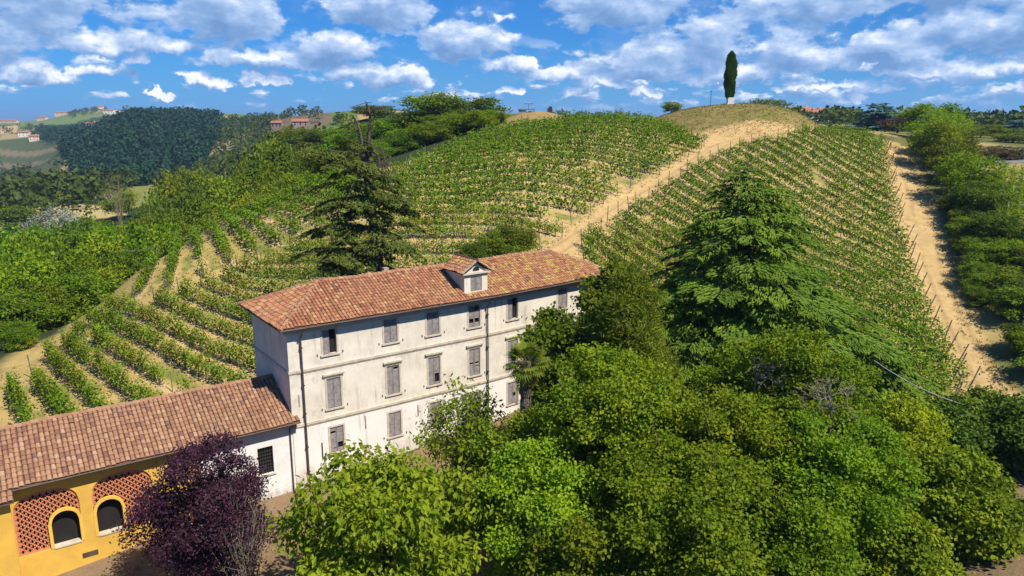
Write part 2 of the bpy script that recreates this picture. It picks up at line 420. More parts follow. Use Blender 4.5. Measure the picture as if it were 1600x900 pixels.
PHI = {
 'A': fit_phi([((71, 574), (135, 640)), ((134, 510), (200, 555)), ((202, 515), (336, 587)), ((267, 456), (389, 496)), ((600, 400), (660, 405)), ((700, 300), (760, 301)),
               ((900, 330), (960, 345)), ((860, 300), (910, 310)), ((850, 250), (900, 250)), ((960, 270), (1000, 280)), ((640, 300), (690, 290))], 2.35, True),
 'B': fit_phi([((222, 428), (191, 475)), ((247, 412), (218, 462)), ((281, 400), (272, 447)), ((317, 400), (322, 425)), ((340, 367), (370, 400)), ((360, 363), (400, 390)), ((420, 333), (483, 353)), ((470, 313), (513, 327))], 2.4),
 'D': fit_phi([((1200, 230), (1350, 315)), ((1220, 230), (1310, 290)), ((1190, 267), (1386, 364)), ((1000, 380), (1100, 440)), ((1350, 300), (1400, 330)), ((1150, 330), (1250, 385))], 2.35)}
def rows_of(key, poly):
    """rows as lists of plan points 1.05 m apart, following the level lines of phi"""
    phi, grad = PHI[key]; poly = np.asarray(poly)
    x0, y0 = poly.min(0); x1, y1 = poly.max(0)
    gx, gy = np.meshgrid(np.arange(x0, x1, 0.5), np.arange(y0, y1, 0.5)); gx = gx.ravel(); gy = gy.ravel()
    k_in = in_poly(gx, gy, poly); gx = gx[k_in]; gy = gy[k_in]; ph = phi(gx, gy)
    out = []
    for k in range(int(math.ceil(ph.min())), int(ph.max())+1):
        i = np.argmin(abs(ph-k))
        if abs(ph[i]-k) > 0.3: continue
        line = []
        for sgn in (1, -1):
            p = np.array([gx[i], gy[i]]); seg = []
            for st in range(150):
                g = grad(*p); p = p+g*(k-phi(*p))/(g@g)
                seg.append(p.copy())
                t = np.array([g[1], -g[0]]); t /= np.linalg.norm(t)
                p = p+sgn*t*1.05
                if not (x0-3 < p[0] < x1+3 and y0-3 < p[1] < y1+3): break
            line = (seg[::-1] if sgn == 1 else line+seg[1:]) if sgn == 1 else line+seg[1:]
        L = np.array(line)
        out.append((k, L, in_poly(L[:, 0], L[:, 1], poly)))
    return out
ROWS = {k: rows_of(k, p) for k, p in (('A', POLY_A), ('B', POLY_B), ('D', POLY_D))}

# ------------------------------------------------------------------ the ground: one sheet to the horizon
def build_ground():
    azs = np.concatenate([np.linspace(-math.pi, -0.85, 26)[:-1], np.linspace(-0.85, -0.72, 14)[:-1], np.linspace(-0.72, 0.72, 640), np.linspace(0.72, 0.85, 14)[1:], np.linspace(0.85, math.pi, 26)[1:]])
    rs = np.concatenate([[0.3], np.geomspace(3, 28, 26)[:-1], np.geomspace(28, 160, 340)[:-1], np.geomspace(160, 2600, 170)[:-1], np.geomspace(2600, 14000, 30)])
    A, Rr = np.meshgrid(azs, rs); x = Rr*np.sin(A); y = Rr*np.cos(A)
    z = ground_raw(x, y)
    V = np.stack([x, y, z], -1).reshape(-1, 3)
    na, nr = len(azs), len(rs)
    i = np.arange(nr-1)[:, None]*na+np.arange(na-1)[None]
    Fq = np.stack([i, i+1, i+na+1, i+na], -1).reshape(-1, 4)
    x = x.ravel(); y = y.ravel(); r = Rr.ravel()
    # colours of the soil and grass themselves
    straw = np.array([.40, .29, .105]); sand = np.array([.50, .345, .150]); green = np.array([.105, .145, .022]); soil = np.array([.17, .115, .065]); wood = np.array([.035, .05, .015])
    n1 = vnoise(x, y, 0.05, 1); n2 = vnoise(x, y, 0.25, 2); n3 = vnoise(x, y, 0.9, 4, 2)
    col = np.tile(wood, (len(x), 1)).astype(float)
    def put(mask, c):
        nonlocal col
        m = np.clip(mask, 0, 1)[:, None]; col = col*(1-m)+np.asarray(c)*m
    # far country: fields and meadows
    far = sstep(r, 160, 260)
    f1 = vnoise(x, y, 0.0065, 11, 3); f2 = vnoise(x, y, 0.013, 12, 3)
    put(far, [.05, .09, .02]); put(far*sstep(f1, 0.02, 0.12), [.12, .17, .035]); put(far*sstep(f2, 0.2, 0.28), [.33, .25, .11]); put(far*sstep(-f1, 0.2, 0.3), [.035, .06, .018])
    near = r < 190
    east = sstep(x-.22*y, 12, 20)*(r < 260); put(east, [.13, .135, .04]); put(east*sstep(n1+n2*.5, -.05, .35), [.33, .25, .095]); put(east*sstep(n2-n1, .2, .6)*.7, [.075, .105, .022])
    inA = in_poly(x, y, POLY_A) | in_poly(x, y, POLY_B) | in_poly(x, y, POLY_D)
    hill = (seg_dist(x, y, np.vstack([POLY_A, POLY_A[:1]])) < 2.2) | (seg_dist(x, y, np.vstack([POLY_D, POLY_D[:1]])) < 2.0) | (seg_dist(x, y, np.vstack([POLY_B, POLY_B[:1]])) < 2.2) | inA
    hill = hill & near
    put(hill*1.0, straw); put(hill*sstep(n2+n1*.6, -0.1, 0.5)*0.55, green)
    dm = np.hypot((x-MOUND[0])/16.5, (y-MOUND[1])/16.5)
    md = near & (dm < 1.25)
    put(md*sstep(-dm, -1.25, -1.1), [.20, .165, .05]); put(md*sstep(n2+n3*.5, .0, .5)*.7*sstep(-dm, -1.1, -0.9), [.12, .14, .03])
    put(md*sstep(n3-n2, .1, .7)*.4, [.30, .22, .09])
    put(md*sstep(dm+n2*.12, 0.90, 1.04)*sstep((x-MOUND[0])*.6-(y-MOUND[1])*.8, -4, 6)*sstep(-dm, -1.3, -1.1), sand)
    kr = np.hypot((x-KNOLL[0])/8.5, (y-KNOLL[1])/7.5)
    put(near*sstep(-kr+n2*.2, -1.1, -0.9), [.30, .21, .085])
    for P, w in ((PATH_MID, 1.0), (PATH_RIGHT, 1.2)):
        d = seg_dist(x, y, np.vstack([P, P[:1]])); ins = in_poly(x, y, P)
        put(near*np.where(ins, 1.0, sstep(-d+n2*.9, -w, 0)), sand*(1+0.10*n2[:, None])); put(near*ins*sstep(n2+n3, .35, .9)*.45, straw*0.85)
    d = seg_dist(x, y, np.vstack([PATH_LEFT, PATH_LEFT[:1]])); ins = in_poly(x, y, PATH_LEFT)
    put(near*np.where(ins, 1.0, sstep(-d+n2*1.2, -2.2, 0)), straw*(1+0.12*n2[:, None])); put(near*ins*sstep(n2+n3*.6, .1, .8)*.5, [.22, .17, .07])
    for cl in (plan([(1410, 235), (1415, 262), (1432, 312), (1447, 368), (1458, 420), (1485, 485), (1515, 545), (1550, 612), (1590, 690)]), plan([(868, 394), (985, 318), (1075, 262), (1130, 226), (1180, 212)])):
        d = seg_dist(x, y, cl); rut = near*np.exp(-((d-.78+.12*n1)/.2)**2)
        put(rut*sstep(n1+n3*.5, -.9, .1)*.75, [.31, .20, .085]); put(near*np.exp(-((d+.1*n2)/.28)**2)*sstep(n2+n1, -.1, .5)*.5, [.24, .20, .07])
    put(near*hill*sstep(n3+n2*.5, .45, .8)*.35, [.24, .165, .075])
    ins = in_poly(x, y, YARD)
    put(near*ins*1.0, soil*1.35); put(near*ins*sstep(n1+n2, 0., .5)*.7, [.10, .11, .03]); 
    gard = near & in_poly(x, y, [(10, 60), (16, 64), (30, 52), (40, 30), (60, 10), (-20, 10), (0, 32), (10, 40)])
    put(gard*0.9, soil*1.25); put(gard*sstep(n2+n1, 0.1, .6)*.6, [.12, .12, .035])
    right = near & in_poly(x, y, plan([(1530, 240), (1605, 235), (1605, 420), (1560, 400), (1520, 320)]))
    put(right*.9, straw); put(right*sstep(n2, 0, .4)*.6, green)
    # far patches seen between the woods; ridge forest floor darkened as under cloud
    for poly, c, D0 in (([(188, 285), (240, 288), (300, 300), (262, 312), (190, 330), (180, 310)], [.20, .21, .05], 200), ([(0, 330), (140, 318), (200, 335), (0, 370)], [.42, .33, .14], 180),
                        ([(430, 222), (500, 205), (520, 190), (470, 178), (420, 190), (400, 205)], [.15, .115, .06], 300), ([(440, 215), (480, 218), (470, 232), (438, 235)], [.42, .28, .13], 250),
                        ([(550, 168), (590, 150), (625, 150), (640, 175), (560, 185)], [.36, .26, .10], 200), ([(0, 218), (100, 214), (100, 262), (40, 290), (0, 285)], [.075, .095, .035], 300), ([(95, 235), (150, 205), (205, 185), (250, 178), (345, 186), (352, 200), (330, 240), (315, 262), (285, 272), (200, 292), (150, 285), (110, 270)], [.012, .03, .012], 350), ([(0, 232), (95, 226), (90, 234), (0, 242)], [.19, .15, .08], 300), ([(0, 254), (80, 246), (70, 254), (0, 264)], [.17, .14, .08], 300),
                        ([(90, 178), (150, 165), (200, 170), (205, 180), (100, 195), (0, 195), (0, 186)], [.14, .19, .04], 500), ([(150, 176), (180, 165), (210, 171), (200, 178)], [.50, .36, .15], 500),
                        ([(0, 198), (30, 195), (25, 208), (0, 210)], [.48, .33, .15], 400)):
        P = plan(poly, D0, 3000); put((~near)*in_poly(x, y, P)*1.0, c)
    pv = np.zeros(len(x)); vm = np.zeros(len(x))
    for key, P in (('A', POLY_A), ('B', POLY_B), ('D', POLY_D)):
        ins = in_poly(x, y, P) & near; vm[ins] = 1; ph = PHI[key][0](x, y); pv[ins] = ph[ins]
    col_np = np.clip(col, 0, 1)
    m, n = new_mat('ground')
    c0 = n('ShaderNodeAttribute', attribute_name='col').outputs['Color']
    ph = n('ShaderNodeAttribute', attribute_name='phi').outputs['Fac']; vmk = n('ShaderNodeAttribute', attribute_name='vin').outputs['Fac']
    pos = n('ShaderNodeNewGeometry').outputs['Position']
    nz = n.noise(pos, 0.9, 6, 0.65); nz2 = n.noise(pos, 5.0, 4, 0.7); nz3 = n.noise(pos, 0.22, 4, 0.6)
    # tilled strips under the rows, mown grass between
    st = n.math('COSINE', n.math('MULTIPLY', n.math('ADD', ph, n.math('MULTIPLY', n.math('SUBTRACT', nz, .5), 0.25)), 6.28318))
    under = n.math('MULTIPLY', n.smooth(st, 0.25, 0.8), vmk)
    grassy = n.math('MULTIPLY', n.math('MULTIPLY', n.smooth(st, 0.0, -0.8), vmk), n.smooth(nz3, 0.42, 0.62, 0.0, 0.7))
    col = n.mix(under, c0, (.46, .33, .15)); col = n.mix(grassy, col, (.12, .17, .03))
    v = n.math('ADD', n.math('MULTIPLY_ADD', nz2, 0.7, 0.3), n.math('MULTIPLY', nz, 0.7))
    vv = n('ShaderNodeCombineXYZ', {0: v, 1: v, 2: v}).outputs[0]
    col = n.mix(1.0, col, vv, 'MULTIPLY')
    finish(n, col, 0.95, n.math('ADD', nz2, nz), 0.5, 0.12, 0.1)
    o = mesh_np('ground', V, Fq, m, attrs={'col': col_np, 'phi': pv, 'vin': vm}, smooth=True)
    tag(o, 'dry sandy hillside with tracks, vineyard ground and meadows', None, None, 'structure')
build_ground()

# ------------------------------------------------------------------ the villa and its farm wing
HC0 = np.array([-14.6461, 46.2212]); HA1 = .6236; HA2 = .6916; HL1 = 15.58
def bend(s):
    """plan point and direction along the slightly bent long front"""
    k = 0.4
    if s <= HL1-k: a = HA1; p = HC0+s*np.array([math.cos(HA1), math.sin(HA1)])
    else:
        p = HC0+(HL1-k)*np.array([math.cos(HA1), math.sin(HA1)])
        q = min(s, HL1+k)-(HL1-k); a = HA1+(HA2-HA1)*q/(2*k); am = HA1+(HA2-HA1)*q/(4*k)
        p = p+q*np.array([math.cos(am), math.sin(am)])
        if s > HL1+k: p = p+(s-HL1-k)*np.array([math.cos(HA2), math.sin(HA2)])
    return p, a
def fr(s, t, z):                                   # house coordinates (along front, inwards, up) -> relative to the corner
    p, a = bend(s)
    return (p[0]-t*math.sin(a)-HC0[0], p[1]+t*math.cos(a)-HC0[1], z)
def sbox(mb, s0, t0, z0, s1, t1, z1, c=None):      # box along the front, split where the front bends
    cuts = [s0]+[q for q in (HL1-.4, HL1, HL1+.4) if s0 < q < s1]+[s1]
    for a, b in zip(cuts[:-1], cuts[1:]): mb.box((a, t0, z0), (b, t1, z1), fr, c)

def m_plaster():
    m, n = new_mat('old_plaster')
    tc = n('ShaderNodeTexCoord').outputs['Object']
    z = n('ShaderNodeSeparateXYZ', {0: tc}).outputs[2]
    a = n.noise(tc, 0.55, 6, 0.65); b = n.noise(tc, 3.5, 5, 0.7)
    stv = n.vmath('MULTIPLY', tc, (2.2, 2.2, 0.22)); stk = n.noise(stv, 1.0, 5, 0.65)
    up = n.mix(n.smooth(a, .35, .7), (.78, .71, .59), (.63, .56, .455)); up = n.mix(n.smooth(b, .5, .8, 0, .5), up, (.78, .74, .66))
    lo = n.mix(n.smooth(a, .4, .75), (.83, .79, .73), (.70, .66, .61))
    col = n.mix(n.smooth(z, 4.75, 4.85), lo, up)
    col = n.mix(n.smooth(stk, .52, .74, 0, .62), col, (.33, .29, .235)); col = n.mix(n.smooth(n.noise(tc, 1.3, 7, .75), .56, .70, 0, .5), col, (.40, .345, .27))
    # damp patches and grime bands under the courses and at the foot
    g1 = n.math('MULTIPLY', n.smooth(z, 8.0, 8.55), n.smooth(z, 8.75, 8.62)); g1 = n.math('MULTIPLY', g1, n.smooth(b, .4, .7))
    col = n.mix(n.math('MULTIPLY', g1, .7), col, (.28, .25, .21))
    ft = n.smooth(n.math('ADD', z, n.math('MULTIPLY', n.math('SUBTRACT', a, .5), -3.2)), 2.1, .6)
    col = n.mix(n.math('MULTIPLY', ft, .55), col, (.42, .32, .22))
    brk = n.smooth(n.math('ADD', n.math('MULTIPLY', z, .3), b), .72, .55); col = n.mix(n.math('MULTIPLY', brk, n.smooth(a, .45, .6)), col, (.40, .22, .14))
    finish(n, col, .9, n.math('ADD', b, a), .35, .03, .15)
    return m
def m_tiles(name, lichen):
    ST = [(0., (.20, .085, .055)), (.25, (.30, .12, .062)), (.5, (.375, .16, .082)), (.75, (.435, .21, .105)), (1., (.49, .30, .15))]
    if not lichen: ST = [(0., (.20, .10, .07)), (.25, (.28, .14, .08)), (.5, (.34, .18, .102)), (.75, (.385, .215, .122)), (1., (.44, .275, .165))]
    m, n = new_mat(name)
    v = n('ShaderNodeAttribute', attribute_name='v').outputs['Fac']
    tc = n('ShaderNodeTexCoord').outputs['Object']
    base = n.ramp(v, ST)
    a = n.noise(tc, .45, 4, .6); b = n.noise(tc, 6, 4, .7)
    col = n.mix(n.smooth(a, .45, .75, 0, .4), base, (.29, .17, .11)); col = n.mix(n.smooth(b, .5, .85, 0, .55), col, (.17, .11, .08))
    if lichen:
        xs = n('ShaderNodeSeparateXYZ', {0: tc}).outputs[0]
        zone = n.smooth(n.math('ADD', xs, n.math('MULTIPLY', a, 6.0)), 11.0, 17.0, .16, .95)
        lm = n.math('MULTIPLY', n.smooth(n.noise(tc, 2.2, 3, .7), .53, .66), zone)
        col = n.mix(lm, col, (.52, .42, .07))
    finish(n, col, .85, b, .5, .02, .2)
    return m
def tile_roof(name, mat, slopes, parent, seed, wd=.25, ln=.34):
    """slopes: (f(a, b, h) -> point, inside(a, b), a0, a1, length): barrel tiles laid in columns"""
    r = np.random.default_rng(seed); V = []; Fc = []; C = []
    K = 5
    for f, inside, a0, a1, L in slopes:
        na = int((a1-a0)/wd); nb = int(L/ln)+1; w = (a1-a0)/na
        for i in range(na):
            a = a0+(i+.5)*w; da = r.normal(0, .008)
            for j in range(nb):
                b0 = max(0, j*ln+r.normal(0, .02)+math.sin(i*12.9)*.05); b1 = min(L, b0+ln+.06)
                if b0 >= L-.05: continue
                if not inside(a, (b0+b1)/2):
                    continue
                v = np.clip(r.normal(.5, .22), 0, 1) if r.random() > .04 else r.choice([0.02, .98]); o = len(V); hw = w*.5
                lift = .038+abs(r.normal(0, .009)); sk = r.normal(0, .014)
                for (b, hh, ws) in ((b0, lift, 1.0), (b1, 0.0, .86)):
                    for k in range(K):
                        th = math.pi*k/(K-1)
                        aa = a+da-math.cos(th)*hw*ws*.98+(sk if b == b0 else 0)
                        V.append(f(aa, b, .015+hh+math.sin(th)*.085)); C.append(v)
                for k in range(K-1): Fc.append((o+k, o+k+1, o+K+k+1, o+K+k))
                Fc.append((o+4, o+3, o+2, o+1)); Fc.append((o+4, o+1, o, o))if False else None
    Fq = np.array([q for q in Fc if q], np.int32)
    return mesh_np(name, np.array(V), Fq, mat, parent, {'v': np.array(C)})

M_plaster = m_plaster()
M_trim = mat_noise('stone_trim', (.62, .55, .43), (.47, .40, .30), 2.5, .9, 5, .3)
M_tile = m_tiles('old_roof_tiles', True); M_tile2 = m_tiles('wing_roof_tiles', False)
M_under = mat_noise('roof_underlay', (.15, .07, .05), (.10, .055, .04), 3, .95)
M_soffit = mat_noise('eaves_boards', (.10, .075, .055), (.16, .12, .09), 4, .9)
M_shutter = mat_noise('weathered_shutter', (.20, .175, .165), (.31, .275, .26), 3.5, .85, 5, .3)
M_iron = mat_noise('dark_iron', (.03, .027, .025), (.06, .05, .045), 6, .6)
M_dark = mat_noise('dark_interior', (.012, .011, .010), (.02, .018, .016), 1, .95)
M_copper = mat_noise('brown_downpipe', (.075, .05, .038), (.12, .085, .06), 3, .6)
M_mortar = mat_noise('mortar', (.45, .36, .28), (.30, .23, .17), 5, .95)

def wall_grid(mb, s0, s1, z0, z1, holes, t=0.0, depth=.22):
    """front sheet with rectangular openings and their reveals"""
    ss = sorted(set([s0, s1]+[q for h in holes for q in h[:2]]+[q for q in (HL1-.4, HL1-.2, HL1, HL1+.2, HL1+.4) if s0 < q < s1]))
    zs = sorted(set([z0, z1]+[q for h in holes for q in h[2:]]))
    for a, b in zip(ss[:-1], ss[1:]):
        for c, d in zip(zs[:-1], zs[1:]):
            m_ = ((a+b)/2, (c+d)/2)
            if any(h[0] < m_[0] < h[1] and h[2] < m_[1] < h[3] for h in holes): continue
            mb.add([fr(a, t, c), fr(b, t, c), fr(b, t, d), fr(a, t, d)], [(0, 1, 2, 3)])
    for (a, b, c, d) in holes:
        mb.add([fr(a, t, c), fr(a, t+depth, c), fr(a, t+depth, d), fr(a, t, d)], [(0, 1, 2, 3)])
        mb.add([fr(b, t, c), fr(b, t+depth, c), fr(b, t+depth, d), fr(b, t, d)], [(3, 2, 1, 0)])
        mb.add([fr(a, t, c), fr(b, t, c), fr(b, t+depth, c), fr(a, t+depth, c)], [(0, 1, 2, 3)])
        mb.add([fr(a, t, d), fr(b, t, d), fr(b, t+depth, d), fr(a, t+depth, d)], [(3, 2, 1, 0)])

def shutter(win, s0, s1, z0, z1, t, parent_mat, broken=(), rnd=None, turn=0.0):
    """one louvred leaf in the plane t; broken = fractions of its height where slats are gone; turn = opened angle about s0"""
    mb = MB(); ca, sa = math.cos(turn), math.sin(turn)
    f2 = lambda s, tt, z: fr(s0+(s-s0)*ca-(tt-t)*sa*0+(tt-t)*0, tt-(s-s0)*sa, z) if turn else fr(s, tt, z)
    st = .055
    mb.box((s0+.004, t, z0), (s0+st, t+.04, z1), f2); mb.box((s1-st, t, z0), (s1-.004, t+.04, z1), f2)
    for zz, hh in ((z0, .10), ((z0+z1)/2-.04, .08), (z1-.09, .09)):
        mb.box((s0+st, t+.002, zz), (s1-st, t+.038, zz+hh), f2)
    n_ = max(8, int((z1-z0)/.085))
    for k in range(n_):
        q = (k+.5)/n_
        if any(a <= q <= b for a, b in broken): continue
        zc = z0+.06+(z1-z0-.12)*q; j = rnd.normal(0, .006)
        P = [(s0+st, t+.004, zc-.03), (s1-st, t+.004, zc-.03+j), (s1-st, t+.034, zc+.03+j), (s0+st, t+.034, zc+.03),
             (s0+st, t+.004, zc-.018), (s1-st, t+.004, zc-.018+j), (s1-st, t+.034, zc+.042+j), (s0+st, t+.034, zc+.042)]
        mb.add([f2(*p) for p in P], [(3, 2, 1, 0), (4, 5, 6, 7), (0, 1, 5, 4), (1, 2, 6, 5), (2, 3, 7, 6), (3, 0, 4, 7)])
    return mb.build('shutter', parent_mat, win)

def window(par, s0, s1, z0, z1, floor, left='shut', right='shut', bl=(), br=(), rnd=None):
    f = MB(); w = .13
    sbox(f, s0-w, -.028, z0-.02, s0, .0, z1+w); sbox(f, s1, -.028, z0-.02, s1+w, .0, z1+w); sbox(f, s0, -.028, z1, s1, .0, z1+w)
    win = f.build('window', M_trim, par)
    b = MB(); sbox(b, s0-.2, -.10, z0-.12, s1+.2, .06, z0); b.build('sill', M_trim, win)
    d = MB(); sbox(d, s0, .205, z0, s1, .215, z1); d.build('unlit_room_sheet', M_dark, win)  # near-black sheet stands in for the unlit room behind
    if floor == 2:
        h = MB(); sbox(h, s0-.26, -.16, z1+.24, s1+.26, .0, z1+.36); sbox(h, s0-.2, -.09, z1+.13, s1+.2, .0, z1+.24); h.build('hood', M_trim, win)
    mid = (s0+s1)/2
    if left == 'shut': shutter(win, s0+.005, mid-.006, z0+.01, z1-.01, .04, M_shutter, bl, rnd)
    if right == 'shut': shutter(win, mid+.006, s1-.005, z0+.01, z1-.01, .04, M_shutter, br, rnd)
    if right == 'ajar':
        mb = MB(); mb.box((s1-.05, .03, z0+.01), (s1-.005, .21, z1-.01), fr); mb.build('shutter', M_shutter, win)
    # shutter catches on the wall
    for s_ in (s0-.42, s1+.42):
        c = MB(); c.box((s_-.025, -.06, z0-.02), (s_+.025, 0, z0+.11), fr); c.build('shutter_catch', M_iron, win)
    return win

def build_villa():
    v = thing('villa', 'long three-storey white villa with grey shutters under a hipped tile roof', 'house', (HC0[0], HC0[1], 0))
    r = np.random.default_rng(5)
    E = 29.0; Wd = 7.4; ZE = 11.62
    W3 = [(2.4, 3.38), (6.92, 7.95), (10.36, 11.4), (13.98, 15.0), (17.72, 18.76), (23.16, 24.2)]
    W2 = [(2.52, 3.52), (7.02, 8.0), (10.4, 11.38), (13.98, 14.96), (17.72, 18.76), (23.16, 24.2)]
    W1 = [(2.56, 3.54), (7.02, 8.0), (10.42, 11.4), (13.98, 14.96), (17.72, 18.76), (23.16, 24.2)]
    holes = [(a, b, 9.42, 11.12) for a, b in W3]+[(a, b, 5.54, 7.68) for a, b in W2]+[(a, b, 2.28, 4.12) for a, b in W1]
    w = MB(); wall_grid(w, 0, E, -2.0, ZE, holes)
    def sheet(P): w.add([fr(*p) for p in P], [(0, 1, 2, 3)])
    sheet([(0, Wd, -2), (0, 0, -2), (0, 0, ZE), (0, Wd, ZE)]); sheet([(E, 0, -2), (E, Wd, -2), (E, Wd, ZE), (E, 0, ZE)])
    for a, b in ((0, HL1-.4), (HL1-.4, HL1), (HL1, HL1+.4), (HL1+.4, E)): sheet([(b, Wd, -2), (a, Wd, -2), (a, Wd, ZE), (b, Wd, ZE)])
    w.build('wall', M_plaster, v)
    for z0, nm in ((4.74, 'string_course'), (8.52, 'string_course')):
        b = MB(); sbox(b, -.06, -.09, z0, E+.06, -.002, z0+.17); sbox(b, -.03, -.045, z0-.09, E+.03, -.002, z0)
        b.box((-.07, 0, z0), (-.002, Wd+.05, z0+.15), fr); b.build(nm, M_trim, v)
    c = MB(); sbox(c, -.16, -.16, 11.22, E+.16, -.002, 11.36); sbox(c, -.28, -.28, 11.36, E+.28, -.002, 11.62)
    c.box((-.16, 0, 11.22), (-.002, Wd+.1, 11.36), fr); c.box((-.28, 0, 11.36), (-.002, Wd+.2, 11.615), fr)
    c.build('cornice', M_trim, v)
    # flat pilaster strip at the near corner
    p = MB(); p.box((0.0, -.03, -2), (.5, -.002, 4.64), fr); p.box((0, -.03, 4.92), (.5, -.002, 8.42), fr); p.box((0, -.03, 8.7), (.5, -.002, 11.215), fr); p.build('corner_strip', M_plaster, v)
    opt3 = [dict(right='open'), dict(), dict(), dict(bl=[(.14, .38)], br=[(.14, .38), (.8, .95)]), dict(right='ajar'), dict(), dict(), dict()]
    opt2 = [dict(), dict(br=[(.86, .97)]), dict(br=[(.05, .36)]), dict(bl=[(.42, .5)], br=[(.4, .52), (.3, .34)]), dict(), dict(), dict()]
    opt1 = [dict(bl=[(.78, .86)], br=[(.08, .34)]), dict(), dict(), dict(), dict(), dict()]
    for Wn, op, z0, z1, fl in ((W3, opt3, 9.42, 11.12, 3), (W2, opt2, 5.54, 7.68, 2), (W1, opt1, 2.28, 4.12, 1)):
        for (a, b), o in zip(Wn, op): window(v, a, b, z0, z1, fl, rnd=r, **o)
    # iron wall ties
    for s_, za, zb in ((1.94, 2.1, 3.2), (5.22, 3.45, 4.4), (9.44, 3.4, 4.25), (.55, 6.2, 7.0)):
        t = MB(); t.box((s_-.035, -.06, za), (s_+.035, -.002, zb), fr); t.build('wall_tie', M_iron if s_ < 3 and s_ > 1 else M_mortar, v)
    g = MB(); g.box((9.9, -.03, .9), (11.2, -.003, 1.25), fr); g.build('cellar_vent', M_iron, v)
    # roof: a dark sheet with barrel tiles on it
    OV = .62; z0 = 11.72; rise = .455; half = Wd/2
    zr = z0+(half+OV)*rise; cs = math.sqrt(1+rise*rise); L = (half+OV)*cs
    u = MB()
    R0 = half; R1 = E-half
    def sl(P): u.add([fr(*q) for q in P], [tuple(range(len(P)))])
    cuts = [-OV, R0, HL1-.4, HL1, HL1+.4, R1, E+OV]
    for a, b in zip(cuts[1:-2], cuts[2:-1]):
        sl([(a, -OV, z0), (b, -OV, z0), (b, half, zr), (a, half, zr)]); sl([(b, Wd+OV, z0), (a, Wd+OV, z0), (a, half, zr), (b, half, zr)])
    sl([(-OV, -OV, z0), (R0, -OV, z0), (R0, half, zr)]); sl([(R1, -OV, z0), (E+OV, -OV, z0), (R1, half, zr)])
    sl([(R0, Wd+OV, z0), (-OV, Wd+OV, z0), (R0, half, zr)]); sl([(E+OV, Wd+OV, z0), (R1, Wd+OV, z0), (R1, half, zr)])
    sl([(-OV, Wd+OV, z0), (-OV, -OV, z0), (R0, half, zr)]); sl([(E+OV, -OV, z0), (E+OV, Wd+OV, z0), (R1, half, zr)])
    ro = u.build('roof', M_under, v)
    s_ = MB(); sbox(s_, -OV, -OV, z0-.085, E+OV, -.29, z0-.01); s_.box((-OV, -.285, z0-.085), (-.29, Wd+OV, z0-.01), fr); s_.box((E+.29, -.285, z0-.085), (E+OV, Wd+OV, z0-.01), fr); sbox(s_, -.285, Wd+.29, z0-.085, E+.285, Wd+OV, z0-.01)
    s_.build('eaves', M_soffit, ro)
    nz = (1/cs, rise/cs)
    sag = lambda s: -.05*math.sin(max(0, min(1, (s-3)/9))*math.pi)-.03*math.sin(s*1.1)
    fF = lambda a, b, h: fr(a, -OV+b/cs-h*nz[1], z0+b/cs*rise+h*nz[0]+sag(a)*b/L)
    fB = lambda a, b, h: fr(a, Wd+OV-b/cs+h*nz[1], z0+b/cs*rise+h*nz[0]+sag(a)*b/L)
    fL = lambda a, b, h: fr(-OV+b/cs-h*nz[1], a, z0+b/cs*rise+h*nz[0])
    fR = lambda a, b, h: fr(E+OV-b/cs+h*nz[1], a, z0+b/cs*rise+h*nz[0])
    dorm = lambda a, b: 13.72 < a < 15.82 and b/cs-OV > .12 and (b/cs-OV) < 2.8
    inF = lambda a, b: -OV+b/cs < a < E+OV-b/cs and not dorm(a, b)
    inB = lambda a, b: -OV+b/cs < a < E+OV-b/cs
    inL = lambda a, b: -OV+b/cs < a < Wd+OV-b/cs
    tile_roof('roof_tiles', M_tile, [(fF, inF, -OV, E+OV, L), (fB, inB, -OV, E+OV, L), (fL, inL, -OV, Wd+OV, L), (fR, inL, -OV, Wd+OV, L)], ro, 11)
    # ridge and hip caps: mortared half pipes
    cap = MB(); rr = np.random.default_rng(3)
    def caps(p, q, n_):
        for i in range(n_):
            a = [p[k]+(q[k]-p[k])*i/n_ for k in range(3)]; b = [p[k]+(q[k]-p[k])*(i+1.06)/n_ for k in range(3)]
            j = rr.normal(0, .012)
            cap.tube([fr(a[0], a[1]+j, a[2]+j+sag(a[0])*(1 if a[1] == half and p[1] == q[1] else 0)), fr(b[0], b[1]+j, b[2]-.02+j+sag(b[0])*(1 if p[1] == q[1] else 0))], [.15, .12], 7, float(np.clip(rr.normal(.55, .2), 0, 1)))
    caps((R0, half, zr+.05), (R1, half, zr+.05), 56)
    for A in ((-OV, -OV), (-OV, Wd+OV)): caps((A[0], A[1], z0+.06), (R0, half, zr+.05), 15)
    for A in ((E+OV, -OV), (E+OV, Wd+OV)): caps((A[0], A[1], z0+.06), (R1, half, zr+.05), 15)
    cap.build('ridge_caps', m_tiles('ridge_tiles', False), ro, attr='v')
    # gutter and downpipes
    g = MB(); 
    for a, b in ((-OV, HL1-.4), (HL1-.4, HL1), (HL1, HL1+.4), (HL1+.4, E+OV)): g.tube([fr(a, -OV-.06, z0-.05), fr(b, -OV-.06, z0-.05)], .055, 6)
    g.build('gutter', M_copper, v)
    for s0, zb in ((.86, -.5), (15.62, .9)):
        d = MB(); d.tube([fr(s0, -OV-.05, z0-.09), fr(s0, -OV+.02, z0-.35), fr(s0, -.16, 10.9), fr(s0, -.16, zb)], .055, 7); dp = d.build('downpipe', M_copper, v)
        for zz in (10.2, 7.6, 5.6, 3.2, 1.4):
            k = MB(); k.box((s0-.09, -.23, zz), (s0+.09, -.002, zz+.05), fr); k.build('pipe_bracket', M_iron, dp)
    # dormer
    DT = .12; s0, s1 = 13.72, 15.82; zb = 11.95; ze = 13.52; za = 14.42; sm = (s0+s1)/2; TB = 2.9
    d = MB(); wl, wr, wt = 14.27, 15.3, 13.3
